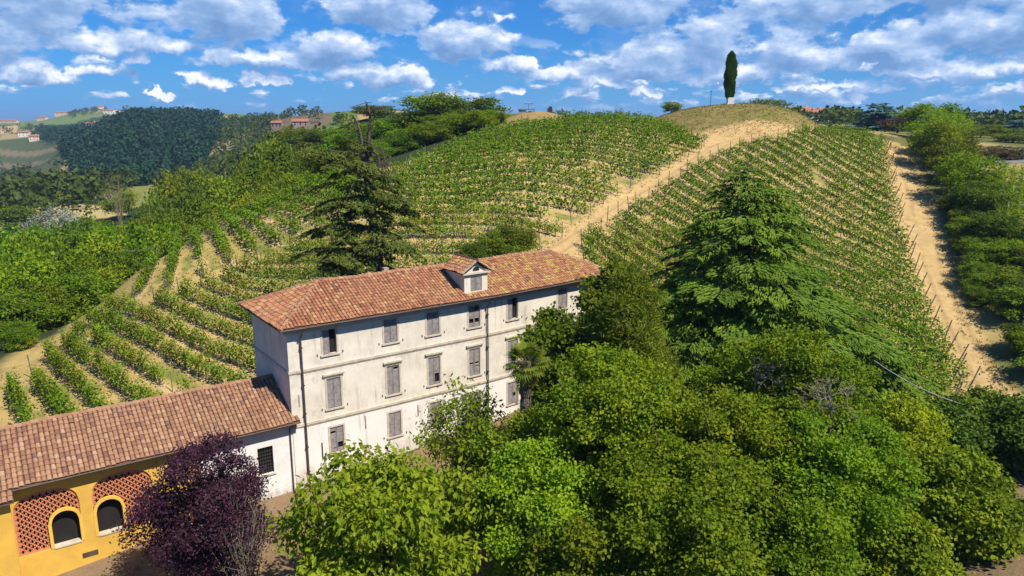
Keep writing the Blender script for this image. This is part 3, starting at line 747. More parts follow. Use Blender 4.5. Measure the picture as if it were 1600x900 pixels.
    for a, b, c, e in ((s0, wl, zb, ze), (wr, s1, zb, ze), (wl, wr, zb, 12.2), (wl, wr, wt, ze)):
        d.add([fr(a, DT, c), fr(b, DT, c), fr(b, DT, e), fr(a, DT, e)], [(0, 1, 2, 3)])
    d.add([fr(s0, DT, ze), fr(s1, DT, ze), fr(sm, DT, za)], [(0, 1, 2)])
    d.add([fr(s0, TB, zb), fr(s0, DT, zb), fr(s0, DT, ze), fr(s0, TB, ze)], [(0, 1, 2, 3)]); d.add([fr(s1, DT, zb), fr(s1, TB, zb), fr(s1, TB, ze), fr(s1, DT, ze)], [(0, 1, 2, 3)])
    dm = d.build('dormer', M_plaster, v)
    q = MB(); q.box((s0-.2, DT-.2, ze), (s1+.2, DT-.002, ze+.13), fr)
    for (a, za_, b, zb_) in ((s0-.28, ze+.12, sm, za+.1), (s1+.28, ze+.12, sm, za+.1)):
        q.add([fr(a, DT-.24, za_), fr(b, DT-.24, zb_), fr(b, DT-.24, zb_+.12), fr(a, DT-.24, za_+.12), fr(a, DT-.003, za_), fr(b, DT-.003, zb_), fr(b, DT-.003, zb_+.12), fr(a, DT-.003, za_+.12)], [(0, 1, 2, 3), (4, 7, 6, 5), (0, 4, 5, 1), (3, 2, 6, 7), (0, 3, 7, 4), (1, 5, 6, 2)])
    q.build('pediment', M_trim, dm)
    a_ = MB(); pts = [(sm+.3*math.cos(th), .0, 13.74+.33*math.sin(th)) for th in np.linspace(0, math.pi, 9)]
    a_.add([fr(x_, DT-.012, z_) for x_, _, z_ in pts], [tuple(range(9))]); a_.build('lunette', M_dark, dm)
    x = MB(); x.add([fr(wl, DT+.16, 12.2), fr(wr, DT+.16, 12.2), fr(wr, DT+.16, wt), fr(wl, DT+.16, wt)], [(0, 1, 2, 3)]); x.build('unlit_room_sheet', M_dark, dm)  # near-black sheet in place of the dormer's unlit inside
    shutter(dm, wl+.01, sm-.01+.0, 12.22, wt-.01, DT+.01, M_shutter, (), r); shutter(dm, sm+.01, wr-.01, 12.22, wt-.01, DT+.01, M_shutter, (), r)
    rs = (za-ze)/((s1-s0)/2+.3); csd = math.sqrt(1+rs*rs); Ld = ((s1-s0)/2+.3)*csd
    fl = lambda a, b, h: fr(s0-.3+b/csd-h*rs/csd, a, ze+.1+b/csd*rs+h/csd)
    f2 = lambda a, b, h: fr(s1+.3-b/csd+h*rs/csd, a, ze+.1+b/csd*rs+h/csd)
    inn = lambda a, b: True
    tile_roof('dormer_roof', M_tile, [(fl, inn, DT-.27, TB, Ld), (f2, inn, DT-.27, TB, Ld)], dm, 21, .24, .32)
    uu = MB()
    for f_ in (fl, f2): uu.add([f_(DT-.27, 0, 0), f_(TB, 0, 0), f_(TB, Ld, 0), f_(DT-.27, Ld, 0)], [(0, 1, 2, 3)])
    uu.add([fr(s0-.3, TB, ze+.1), fr(s1+.3, TB, ze+.1), fr(sm, TB, za+.1)], [(0, 1, 2)])
    uu.tube([fr(sm, DT-.28, za+.14), fr(sm, TB, za+.14)], .11, 7)
    uu.build('dormer_roof_sheet', M_under, dm)
    ch = MB(); ch.box((9.1, 4.1, zr-.4), (9.5, 4.5, zr+.25), fr); ch.build('roof_outlet', M_mortar, v)
build_villa()

def arch_pts(a, b, zs, zt, n_=18, k=2.0):
    """springing to springing over the crown"""
    m = (a+b)/2; h = (b-a)/2
    return [(m-h*math.cos(th), zs+(zt-zs)*math.sin(th)**(1 if k == 2 else .75)) for th in np.linspace(0, math.pi, n_)]
def build_wing():
    v = thing('farm_wing', 'low farm wing, white and ochre yellow, under a long brown tile roof', 'farm building', (HC0[0], HC0[1], 0))
    M_white = m_w()
    M_ochre = mat_noise('ochre_plaster', (.76, .45, .07), (.62, .37, .065), .9, .9, 6, .25)
    M_ochre2 = mat_noise('ochre_trim', (.80, .49, .08), (.72, .43, .075), 1.5, .9, 5, .2)
    M_brick = mat_noise('red_lattice_brick', (.62, .23, .11), (.50, .185, .09), 4, .9, 5, .4)
    Tb = 7.6; S0 = -26.0; SP_ = -6.0; SJ = -15.82
    ZE, ZR, TR = 5.32, 7.42, 3.5; OV = .6
    # white stretch
    w = MB(); wall_grid(w, SP_, -.003, -2.5, 5.3, [(-2.41, -1.41, 1.97, 3.89)], 0.02, .25)
    w.build('white_wall', M_white, v)
    b = MB(); b.box((-2.41, .255, 1.97), (-1.41, .265, 3.89), fr)
    win = MB()
    for i in range(7): x = -2.41+.02+(i)*.96/6; win.box((x-.012, .10, 1.97), (x+.012, .125, 3.89), fr)
    for i in range(8): z = 1.97+(i+.5)*1.92/8; win.box((-2.41, .128, z-.012), (-1.41, .15, z+.012), fr)
    wi = win.build('barred_window', M_iron, v); b.build('unlit_room_sheet', M_dark, wi)  # the darkness behind the bars is a near-black sheet
    sl_ = MB(); sl_.box((-2.5, -.06, 1.86), (-1.3, .24, 1.965), fr); sl_.build('sill', M_trim, wi)
    hb = MB(); hb.box((-1.75, -.5, -.9), (-.95, .0, -.05), fr); hb.box((-1.8, -.55, -.05), (-.9, .0, .02), fr); hb.build('cellar_hatch', M_brick, v)
    # ochre stretch with the two arched panels
    P1 = (-15.78, -12.6, .98, 3.5, 4.62); P2 = (-11.95, -8.75, .98, 3.5, 4.62)
    y = MB()
    cols = sorted(set([round(q, 3) for q in np.concatenate([np.linspace(P[0], P[1], 37) for P in (P1, P2)])]+[SJ, SP_]))
    def top(P, s): 
        m = (P[0]+P[1])/2; h = (P[1]-P[0])/2; q = min(1, abs(s-m)/h); return P[3]+(P[4]-P[3])*(1-q**2.4)**(1/2.4)
    T0 = -.01
    for a, c in zip(cols[:-1], cols[1:]):
        P = next((P for P in (P1, P2) if P[0]-1e-6 <= a and c <= P[1]+1e-6), None)
        if P is None: y.add([fr(a, T0, -2.5), fr(c, T0, -2.5), fr(c, T0, 5.3), fr(a, T0, 5.3)], [(0, 1, 2, 3)]); continue
        y.add([fr(a, T0, -2.5), fr(c, T0, -2.5), fr(c, T0, P[2]), fr(a, T0, P[2])], [(0, 1, 2, 3)])
        y.add([fr(a, T0, top(P, a)), fr(c, T0, top(P, c)), fr(c, T0, 5.3), fr(a, T0, 5.3)], [(0, 1, 2, 3)])
        y.add([fr(a, T0, top(P, a)), fr(c, T0, top(P, c)), fr(c, T0+.14, top(P, c)), fr(a, T0+.14, top(P, a))], [(3, 2, 1, 0)])
        y.add([fr(a, T0, P[2]), fr(c, T0, P[2]), fr(c, T0+.14, P[2]), fr(a, T0+.14, P[2])], [(0, 1, 2, 3)])
    for P in (P1, P2):
        for s in P[:2]: y.add([fr(s, T0, P[2]), fr(s, T0+.14, P[2]), fr(s, T0+.14, P[3]), fr(s, T0, P[3])], [(0, 1, 2, 3)])
    y.box((S0, -.75, -2.5), (SJ, 2, 5.0), fr)
    y.build('yellow_wall', M_ochre, v)
    kb = MB(); kb.box((S0, -.78, -2.5), (SJ+.03, -.752, .02), fr); kb.build('plinth', M_white, v)
    vp = MB(); vp.box((-12.8, -.05, -.12), (-12.0, T0-.002, .16), fr); vp.build('vent_plate', M_copper, v)
    for P, dr in ((P1, (-14.08, -12.72)), (P2, (-11.83, -10.47))):
        D0, D1 = dr; zs, zt = 2.42, 3.1; B0, B1 = D0-.17, D1+.17
        dtop = lambda s, g=0: (zs+(zt-zs+g)*math.sqrt(max(0, 1-((s-(D0+D1)/2)/((D1-D0)/2+g))**2)))
        # the lattice: a brick sheet pierced by rows of small crosses
        cell = .0825; na = int(round((P[1]-P[0])/cell)); nb = int((P[4]-P[2])/cell); lat = MB(); tF, tK = T0+.11, T0+.20
        solid = np.zeros((na, nb), bool); hole = np.zeros((na, nb), bool)
        for i in range(na):
            for j in range(nb):
                s = P[0]+(i+.5)*cell; z = P[2]+(j+.5)*cell
                if z > top(P, s)+.02: continue
                if B0 < s < B1 and z < dtop(s, .17) : continue
                solid[i, j] = True
        for q in range(-60, 120):
            for p in range(-60, 120):
                ci = int(round((p-q)*2.0)+2); cj = int(round((p+q)*2.0)+2)
                if not (0 <= ci < na and 0 <= cj < nb): continue
                s = P[0]+(ci+.5)*cell; z = P[2]+(cj+.5)*cell
                if z > top(P, s)-.22 or abs(s-P[0]) < .16 or abs(s-P[1]) < .16 or z < P[2]+.12: continue
                for di, dj in ((0, 0), (1, 0), (-1, 0), (0, 1), (0, -1)):
                    if 0 <= ci+di < na and 0 <= cj+dj < nb: hole[ci+di, cj+dj] = True
        on = solid & ~hole
        for i in range(na):
            for j in range(nb):
                a, c = P[0]+i*cell, P[2]+j*cell; e, g = a+cell, c+cell
                if not on[i, j]: continue
                lat.add([fr(a, tF, c), fr(e, tF, c), fr(e, tF, g), fr(a, tF, g)], [(0, 1, 2, 3)])
                if i+1 < na and not on[i+1, j]: lat.add([fr(e, tF, c), fr(e, tK, c), fr(e, tK, g), fr(e, tF, g)], [(0, 1, 2, 3)])
                if i and not on[i-1, j]: lat.add([fr(a, tF, c), fr(a, tK, c), fr(a, tK, g), fr(a, tF, g)], [(3, 2, 1, 0)])
                if j+1 < nb and not on[i, j+1]: lat.add([fr(a, tF, g), fr(e, tF, g), fr(e, tK, g), fr(a, tK, g)], [(0, 1, 2, 3)])
                if j and not on[i, j-1]: lat.add([fr(a, tF, c), fr(e, tF, c), fr(e, tK, c), fr(a, tK, c)], [(3, 2, 1, 0)])
        lo = lat.build('lattice_panel', M_brick, v)
        bk = MB(); bk.box((P[0], tK+.25, P[2]), (P[1], tK+.27, P[4]), fr); bk.build('unlit_barn_sheet', M_dark, lo)  # near-black backing gives the crosses the dark of an unlit barn
        # the arched doorway: raised border, deep reveal, grey door
        dd = MB(); ss = np.linspace(D0, D1, 17)
        inner = [(D0, P[2])]+[(s, dtop(s)) for s in ss]+[(D1, P[2])]
        outer = [(B0, P[2])]+[((s-(D0+D1)/2)*(B1-B0)/(D1-D0)+(D0+D1)/2, 0) for s in ss]+[(B1, P[2])]
        outer = [outer[0]]+[(s, zs+(zt-zs+.17)*math.sqrt(max(0, 1-((s-(D0+D1)/2)/((B1-B0)/2))**2))) for s, _ in outer[1:-1]]+[outer[-1]]
        for k in range(len(inner)-1):
            A, Bq, Cq, Dq = inner[k], inner[k+1], outer[k+1], outer[k]
            dd.add([fr(A[0], T0-.03, A[1]), fr(Bq[0], T0-.03, Bq[1]), fr(Cq[0], T0-.03, Cq[1]), fr(Dq[0], T0-.03, Dq[1])], [(3, 2, 1, 0)])
            dd.add([fr(A[0], T0-.03, A[1]), fr(Bq[0], T0-.03, Bq[1]), fr(Bq[0], .62, Bq[1]), fr(A[0], .62, A[1])], [(0, 1, 2, 3)])
            dd.add([fr(Dq[0], T0-.03, Dq[1]), fr(Cq[0], T0-.03, Cq[1]), fr(Cq[0], tF+.02, Cq[1]), fr(Dq[0], tF+.02, Dq[1])], [(3, 2, 1, 0)])
        do = dd.build('arched_doorway', M_ochre2, v)
        gd = MB(); gd.add([fr(s, .6, z) for s, z in inner], [tuple(range(len(inner)))])
        gd.box(((D0+D1)/2-.02, .57, P[2]), ((D0+D1)/2+.02, .60, zt-.1), fr)
        gd.build('door', mat_noise('grey_door', (.30, .255, .215), (.19, .165, .145), 2, .9), do)
        fl = MB(); fl.box((D0, T0-.05, P[2]-.06), (D1, .6, P[2]+.015), fr); fl.build('threshold', M_trim, do)
    # roof
    rise = (ZR-ZE)/(TR+OV); cs = math.sqrt(1+rise*rise); L = (TR+OV)*cs; rise2 = (ZR-ZE)/(Tb+OV-TR); cs2 = math.sqrt(1+rise2**2); L2 = (Tb+OV-TR)*cs2
    SJ2 = SJ+.2; L3 = .78
    wob = lambda a: .025*math.sin(a*.9)+.02*math.sin(a*2.3+1)
    fF = lambda a, q, h: fr(a, -OV+q/cs-h*rise/cs, ZE+q/cs*rise+h/cs+wob(a)*max(q, 0)/L)
    fX = lambda a, q, h: fF(a, q-L3, h)
    fB = lambda a, q, h: fr(a, Tb+OV-q/cs2+h*rise2/cs2, ZE+q/cs2*rise2+h/cs2+wob(a)*q/L2)
    u = MB()
    for a, c in ((S0, -.01),):
        for k in range(26): 
            x0 = S0+(c-S0)*k/26; x1 = S0+(c-S0)*(k+1)/26
            u.add([fF(x0, 0, 0), fF(x1, 0, 0), fF(x1, L, 0), fF(x0, L, 0)], [(0, 1, 2, 3)]); u.add([fB(x0, 0, 0), fB(x1, 0, 0), fB(x1, L2, 0), fB(x0, L2, 0)], [(3, 2, 1, 0)])
    u.add([fF(-.01, 0, 0), fF(.36, 0, 0), fF(.36, .62, 0), fF(-.01, .62, 0)], [(0, 1, 2, 3)]); u.add([fX(S0, 0, 0), fX(SJ2, 0, 0), fX(SJ2, L3, 0), fX(S0, L3, 0)], [(0, 1, 2, 3)])
    ro = u.build('roof', M_under, v)
    tile_roof('roof_tiles', M_tile2, [(fF, lambda a, q: a < 0 or q < .45, S0, .38, L), (fB, lambda a, q: a < -.1, S0, 0, L2), (fX, lambda a, q: True, S0, SJ2, L3)], ro, 31, .26, .36)
    rc = MB(); rr = np.random.default_rng(9)
    for k in range(62):
        a = S0+(-.05-S0)*k/62; c = S0+(-.05-S0)*(k+1.05)/62
        rc.tube([fr(a, TR, ZR+.06+wob(a)), fr(c, TR, ZR+.04+wob(c))], [.15, .125], 7, float(np.clip(rr.normal(.62, .18), 0, 1)))
    rc.build('ridge_caps', M_tile2, ro, attr='v')
    e = MB(); e.box((SJ2, -OV+.02, ZE-.09), (-.005, .0, ZE-.015), fr); e.box((0.0, -OV+.02, ZE-.09), (.34, -.11, ZE-.015), fr); e.box((S0, -OV-.66, ZE-.5), (SJ2, -.76, ZE-.43), fr); e.build('eaves', M_soffit, ro)
    g = MB(); g.tube([fr(SJ2, -OV-.05, ZE-.03), fr(.36, -OV-.05, ZE-.03)], .05, 6); g.build('gutter', M_copper, v)
    d = MB(); d.tube([fr(-.22, -OV, ZE-.05), fr(-.22, -.08, ZE-.5), fr(-.22, -.08, -.6)], .045, 6); d.build('downpipe', M_copper, v)
def m_w():
    m, n = new_mat('white_plaster')
    tc = n('ShaderNodeTexCoord').outputs['Object']; z = n('ShaderNodeSeparateXYZ', {0: tc}).outputs[2]
    a = n.noise(tc, .8, 6, .65); b = n.noise(tc, 3, 5, .7)
    col = n.mix(n.smooth(a, .4, .8), (.80, .785, .75), (.66, .63, .58))
    ft = n.smooth(n.math('ADD', z, n.math('MULTIPLY', n.math('SUBTRACT', b, .5), -2.5)), .9, .2)
    col = n.mix(n.math('MULTIPLY', ft, .6), col, (.44, .35, .27)); col = n.mix(n.smooth(n.math('ADD', z, n.math('MULTIPLY', b, -2.0)), -.7, -1.0), col, (.38, .2, .13))
    finish(n, col, .9, b, .3, .03, .15); return m
build_wing()

# ------------------------------------------------------------------ plants
def unit(a): return a/np.maximum(np.linalg.norm(a, axis=-1, keepdims=True), 1e-9)
def leaf_quads(P, D, N, L, Wd, fold=.15):
    """kite-shaped folded leaves: P stalk, D direction, N rough normal, L length, Wd width"""
    D = unit(D); Sd = unit(np.cross(D, N)); Nn = np.cross(Sd, D)
    L = np.broadcast_to(np.asarray(L, float), (len(P),))[:, None]; Wd = np.broadcast_to(np.asarray(Wd, float), (len(P),))[:, None]
    m = P+D*L*.45+Nn*Wd*fold
    V = np.stack([P, m+Sd*Wd*.5, P+D*L-Nn*L*.08, m-Sd*Wd*.5], 1).reshape(-1, 3)
    return V, np.arange(len(P)*4).reshape(-1, 4)
def crown_points(r, lobes, n_sprig, up=.25, shell=(.72, 1.04), cull=.74):
    lobes = np.asarray(lobes, float); C = lobes[:, :3]; Rd = lobes[:, 3:6]
    w = (Rd.prod(1))**(2/3); w /= w.sum()
    k = r.choice(len(lobes), int(n_sprig*2.2), p=w)
    d = unit(r.normal(size=(len(k), 3))+[0, 0, up])
    P = C[k]+d*Rd[k]*r.uniform(*shell, size=(len(k), 1))
    q = (((P[:, None]-C[None])/Rd[None])**2).sum(-1)**.5
    q[np.arange(len(k)), k] = 9
    keep = np.where(q.min(1) > cull)[0][:n_sprig]
    return P[keep], unit(d[keep]/Rd[k[keep]])
def make_crown(r, lobes, n_sprig, per, sr, L, Wd, droop=.2, out=.6, up=.5, fold=.15, flat=.6, bias=.25, shell=(.72, 1.04), cull=.74):
    P, O = crown_points(r, lobes, n_sprig, bias, shell, cull)
    n = len(P); vs = r.random(n)
    Pp = np.repeat(P, per, 0)+r.normal(size=(n*per, 3))*np.array([sr, sr, sr*flat])
    Oo = np.repeat(O, per, 0)
    D = unit(r.normal(size=(n*per, 3))*.8+Oo*out+[0, 0, -droop])
    N = unit(r.normal(size=(n*per, 3))*.45+Oo*.5+[0, 0, up])
    s = r.uniform(.7, 1.25, n*per)
    V, F_ = leaf_quads(Pp, D, N, L*s, Wd*s, fold)
    v = np.clip(np.repeat(vs, per)*.5+r.random(n*per)*.5, 0, 1)
    return V, F_, np.repeat(v, 4)
def broad_lobes(r, R, z0, z1, m=16, lr=.42, flatten=1.0):
    """lobes filling a rounded crown between heights z0 and z1"""
    zc = (z0+z1)/2; hz = (z1-z0)/2; L = [(0, 0, zc-hz*.1, R*.5, R*.5, hz*.6)]
    m = int(m*1.7)
    for i in range(m):
        th = i*2.399963+r.normal(0, .3); cz = 1-2*(i+.5)/m; cz = np.clip(cz*.95+r.normal(0, .12), -.9, .97); q = math.sqrt(1-cz*cz)
        f = r.uniform(.50, .92); k = lr*r.uniform(.45, .95)
        L.append((R*f*q*math.cos(th), R*f*q*math.sin(th), zc+hz*f*cz*1.05, R*k, R*k, min(hz, R)*k*.72*flatten))
    return np.array(L)
def limbs(mb, r, lobes, h, tr, H0=None, n=9, lean=(0, 0)):
    """tapered trunk with limbs reaching into the crown"""
    top = lobes[0][:3]
    T = top[2]; pts = [(0, 0, -.6), (lean[0]*.2, lean[1]*.2, T*.35), (lean[0]*.5+r.normal(0, .04)*T*.3, lean[1]*.5, T*.7), (top[0]*.6+lean[0]*.4, top[1]*.6, T), (top[0], top[1], T+(h-T)*.45)]
    mb.tube(pts, [tr*1.25, tr, tr*.85, tr*.55, tr*.15], 8)
    idx = r.permutation(len(lobes)-1)[:n]+1
    for i in idx:
        c = np.array(lobes[i][:3]); f = r.uniform(.55, 1.0); b = np.array([lean[0]*.5*f, lean[1]*.5*f, T*(.45+.5*f)])
        mid = b+(c-b)*.55+np.array([0, 0, -.08])*np.linalg.norm(c-b)+r.normal(0, .1, 3)
        end = c+(c-b)*.25
        mb.tube([b, mid, c, end], [tr*.5, tr*.34, tr*.2, tr*.05], 5, cap=False)
        for _ in range(2):
            e2 = c+r.normal(size=3)*np.array(lobes[i][3:6])*.8; mb.tube([mid, (mid+e2)/2+r.normal(0, .1, 3), e2], [tr*.2, tr*.13, tr*.03], 4, cap=False)
M_bark = mat_noise('bark', (.115, .085, .062), (.055, .042, .032), 5, .95, 6, .6, .04)
M_bark_grey = mat_noise('grey_bark', (.22, .19, .16), (.12, .10, .085), 4, .95, 6, .5, .04)
M_dead = mat_noise('dead_wood', (.30, .25, .20), (.20, .16, .125), 4, .95, 5, .3)

def tree(name, label, cat, loc, mat, lobes, h, tr, seed, n_sprig, per, sr, L, Wd, group=None, bark=None, n_limb=9, lean=(0, 0), **kw):
    r = np.random.default_rng(seed)
    t = thing(name, label, cat, loc, 0, group)
    mb = MB(); limbs(mb, r, lobes, h, tr, n=n_limb, lean=lean); mb.build('trunk', bark or M_bark, t, smooth=True)
    V, F_, v = make_crown(r, lobes, n_sprig, per, sr, L, Wd, **kw)
    mesh_np('crown', V, F_, mat, t, {'v': v})
    return t
def base_of(u, v_top, D):
    """plan point below a treetop seen at (u, v_top) D metres ahead, and the tree's height"""
    p = at(u, v_top, D); g = gz(p[0], p[1]); return (float(p[0]), float(p[1]), g), float(p[2]-g)

# ---- vines
L_vine = mat_leaf('vine_leaves', (.052, .108, .004), (.225, .320, .010), .38, ((.30, .29, .02), .55), clump=.9)
M_vinewood = mat_noise('vine_wood', (.10, .07, .05), (.16, .12, .085), 8, .95)
M_stake = mat_noise('stake_wood', (.22, .185, .155), (.10, .085, .07), 5, .95)
def vine_arrays(seed, n, ll):
    r = np.random.default_rng(seed)
    hgt = r.uniform(1.4, 1.9); full = r.uniform(.8, 1.2)
    x = r.normal(0, .44*full, n); z = .42+(hgt-.42)*r.beta(1.4, 1.3, n); th = .19+.10*(1-abs((z-1.1)/.8))
    y = r.normal(0, 1, n)*th
    k = n//9; x[:k] = r.normal(r.uniform(-.3, .3), .12, k); z[:k] = hgt+r.uniform(-.1, .4, k)
    P = np.stack([x, y, z], -1); O = unit(np.stack([x*.4, y*2, (z-1.0)*.8], -1)+1e-3)
    D = unit(O*.6+r.normal(size=(n, 3))*.7+[0, 0, -.3]); N = unit(O+r.normal(size=(n, 3))*.4+[0, 0, .5])
    V, F_ = leaf_quads(P, D, N, ll*r.uniform(.75, 1.25, n), ll*.95*r.uniform(.75, 1.2, n), .12)
    return V, F_, np.repeat(np.clip(r.random(n)*.7+.3*(z-.6)/1.1, 0, 1), 4)
def build_vines():
    r = np.random.default_rng(77)
    spots = []; ends = []; inner = []
    for key in 'ABD':
        for k, Ln, ins in ROWS[key]:
            gap = 0; idx = np.where(ins)[0]
            if len(idx) < 3: continue
            for j in idx:
                p = Ln[j]; t = Ln[min(j+1, len(Ln)-1)]-Ln[max(j-1, 0)]; a = math.atan2(t[1], t[0])
                first = (j == 0 or not ins[j-1]) or (j == len(Ln)-1 or not ins[min(j+1, len(Ln)-1)])
                if first:
                    sg = 1 if (j == 0 or not ins[j-1]) else -1; ends.append((p[0]-sg*t[0]/np.hypot(*t)*.8, p[1]-sg*t[1]/np.hypot(*t)*.8, key, a))
                elif j % 5 == k % 5: inner.append((p[0], p[1]))
                if gap > 0: gap -= 1; continue
                pr = .015+.02*max(0, float(vnoise(np.array([p[0]]), np.array([p[1]]), .05, 21)[0]))*4
                if r.random() < pr: gap = int(r.integers(0, 3)); continue
                if key == 'A' and in_poly(np.array(p[0]), np.array(p[1]), POLY_B): continue
                spots.append((p[0]+r.normal(0, .06), p[1]+r.normal(0, .06), a, key))
    S_ = np.array([(a, b, c) for a, b, c, _ in spots]); Z = ground_raw(S_[:, 0], S_[:, 1])
    # the largest in the picture: near, inside the frame and not behind the villa
    u = 800+FPX*S_[:, 0]/(S_[:, 1]*cp_-(Z-HC)*sp_); vv = 450-FPX*((S_[:, 1]*sp_+(Z-HC)*cp_)/(S_[:, 1]*cp_-(Z-HC)*sp_))
    hid = ((u > 385) & (u < 930) & (vv > 395+(930-u)*.09)) | (vv > 655-(u)*.19+5) | ((u > 960) & (u < 1450) & (vv > 330+abs(u-1190)*.75))
    score = np.hypot(S_[:, 0], S_[:, 1])+np.where(hid | (u < 4) | (u > 1590), 1000, 0)
    order = np.argsort(score)
    protos = []
    for q in range(9):
        t = thing('grapevine', 'leafy green grapevine on a wooden stem in a sunlit row', 'grapevine', (0, 0, 0), 0, 'grapevines in the vineyard rows')
        V, F_, v = vine_arrays(100+q, 190, .18); mesh_np('foliage', V, F_, L_vine, t, {'v': v})
        m = MB(); m.tube([(0, 0, -.15), (.03, .01, .35), (-.02, .02, .8), (.25, 0, 1.0)], [.045, .04, .035, .02], 5); m.build('stem', M_vinewood, t)
        protos.append(t)
    lab = {'A': 'leafy green grapevine in the curved rows of the slope behind the villa', 'B': 'leafy green grapevine in the rows beside the left wood', 'D': 'leafy green grapevine in the steep rows right of the middle track'}
    for c, i in enumerate(order[:300]):
        x, y, a, key = spots[i]; sc = float(r.uniform(.85, 1.2)); loc = (x, y, float(Z[i])); rz = a+(math.pi if r.random() < .5 else 0)
        sc3 = (sc*r.uniform(.9, 1.25), sc*.9, sc)
        if c < 9:
            o = protos[c]; o.location = loc; o.rotation_euler = (0, 0, rz); o.scale = sc3; o['label'] = lab[key]; o['group'] = 'grapevines in block '+{'A': 'behind the villa', 'B': 'beside the wood', 'D': 'right of the track'}[key]
        else: dup(protos[c % 9], loc, rz, lab[key], 'grapevines in block '+{'A': 'behind the villa', 'B': 'beside the wood', 'D': 'right of the track'}[key], sc3)
    var = [vine_arrays(200+q, 130, .21) for q in range(7)]; far = [vine_arrays(300+q, 75, .28) for q in range(7)]
    Vs = []; vs = []
    for i in order[300:]:
        x, y, a, key = spots[i]; D = math.hypot(x, y)
        V, F_, v = (var if D < 92 else far)[int(r.integers(7))]
        ca, sa = math.cos(a), math.sin(a); s = r.uniform(.82, 1.2)
        W_ = V*s*(np.array([1, .72, .82]) if key == 'D' and D > 84 else 1); Vs.append(np.stack([W_[:, 0]*ca-W_[:, 1]*sa+x, W_[:, 0]*sa+W_[:, 1]*ca+y, W_[:, 2]+Z[i]], -1)); vs.append(v)
    V = np.concatenate(Vs); o = mesh_np('vineyard_foliage', V, np.arange(len(V)).reshape(-1, 4), L_vine, None, {'v': np.concatenate(vs)})
    tag(o, 'green rows of the farther vines over the hillside', 'vines', None, 'stuff')
    # end posts and inner stakes
    def post(h, rad):
        m = MB(); m.tube([(0, 0, -.3), (0.01, 0, h*.5), (0, .01, h)], [rad, rad*.95, rad*.85], 6)
        o = m.build('vine_post', M_stake); return o
    proto = post(2.0, .07); n = 0
    grp = {'A': 'end posts of the rows behind the villa', 'B': 'end posts of the rows beside the wood', 'D': 'end posts of the rows right of the track'}
    lb = {'A': 'grey wooden post ending a curved vine row behind the villa', 'B': 'grey wooden post ending a vine row beside the wood', 'D': 'grey wooden post leaning at the end of a steep vine row'}
    for (x, y, key, a) in ends:
        o = proto if n == 0 else proto.copy()
        if n: COL.objects.link(o)
        o.location = (x, y, gz(x, y)); rightside = key == 'D' and float(seg_dist(np.array(x), np.array(y), np.vstack([PATH_RIGHT, PATH_RIGHT[:1]]))) < 4
        o.rotation_euler = (r.normal(0, .05), (0.33 if rightside else 0)+r.normal(0, .06), 0)
        o.scale = (.8, .8, 1.12 if rightside else r.uniform(.85, 1.1)); tag(o, lb[key], 'post', grp[key]); n += 1
    inner = sorted(inner, key=lambda p: math.hypot(*p)); m = MB(); proto = post(1.75, .04)
    I = np.array(inner); Zi = ground_raw(I[:, 0], I[:, 1])
    for q, ((x, y), z) in enumerate(zip(inner, Zi)):
        if q < 160:
            o = proto if q == 0 else proto.copy()
            if q: COL.objects.link(o)
            o.name = 'vine_stake'; o.location = (x, y, z); o.rotation_euler = (r.normal(0, .05), r.normal(0, .05), 0); tag(o, 'slim grey stake standing among the vines of a row', 'stake', 'stakes inside the vine rows')
        else: m.tube([(x, y, z-.2), (x+r.normal(0, .05), y, z+1.8)], .045, 4)
    o = m.build('far_vine_stakes', M_stake); tag(o, 'thin stakes scattered through the farther rows', 'stakes', None, 'stuff')
    print('vines', len(spots), 'ends', len(ends), 'inner', len(inner))
build_vines()

# ---- conifers with layered sprays
def spray(r, out, base, az, ln, width, rise, droop, dens, tl=.42, tw=.13, ragged=.2):
    """one flat spray of needles along a branch"""
    d = np.array([math.cos(az), math.sin(az), 0]); s = np.array([-d[1], d[0], 0])
    n = max(12, int(ln*width*dens))
    u = r.beta(1.5, 1.05, n); side = r.uniform(-1, 1, n)
    tw_ = np.round(u*ln/.45)*.45/ln; u = np.clip(tw_+abs(side)*.16+r.normal(0, .022, n), .06, 1.03)   # twigs leave the branch in ranks
    off = side*width*.5*np.sin(np.clip(u, .02, 1)*2.75)**.8
    z = rise*ln*u-droop*ln*u**2.2-.16*abs(off)-ragged*r.random(n)*.6
    P = base+d*(u*ln)[:, None]+s*off[:, None]+np.stack([np.zeros(n), np.zeros(n), z], -1)
    D = unit(d*.75+s*(np.sign(side)*.65)[:, None]+np.stack([np.zeros(n), np.zeros(n), -.18-.35*u+rise], -1)+r.normal(0, .18, (n, 3)))
    N = unit(r.normal(0, .3, (n, 3))+[0, 0, 1]+d*.2)
    out.append((P, D, N, r.uniform(.7, 1.25, n)*tl, r.uniform(.8, 1.2, n)*tw, np.clip(r.uniform(.0, .45)+r.random(n)*.55, 0, 1)))
def sprays_mesh(out, mat, parent, name='crown'):
    P, D, N, L, W_, v = (np.concatenate([o[i] for o in out]) for i in range(6))
    V, F_ = leaf_quads(P, D, N, L, W_, .1)
    return mesh_np(name, V, F_, mat, parent, {'v': np.repeat(v, 4)})
L_deodar = mat_leaf('deodar_needles', (.046, .102, .010), (.175, .262, .024), .32, ((.23, .28, .03), .5), tcol=(1.1, 1.3, .5))
L_oldcedar = mat_leaf('old_cedar_needles', (.066, .115, .020), (.20, .27, .052), .34, ((.19, .21, .06), .5), tcol=(1.1, 1.2, .7))
L_blue = mat_leaf('blue_cedar_needles', (.05, .11, .11), (.13, .22, .21), .2)

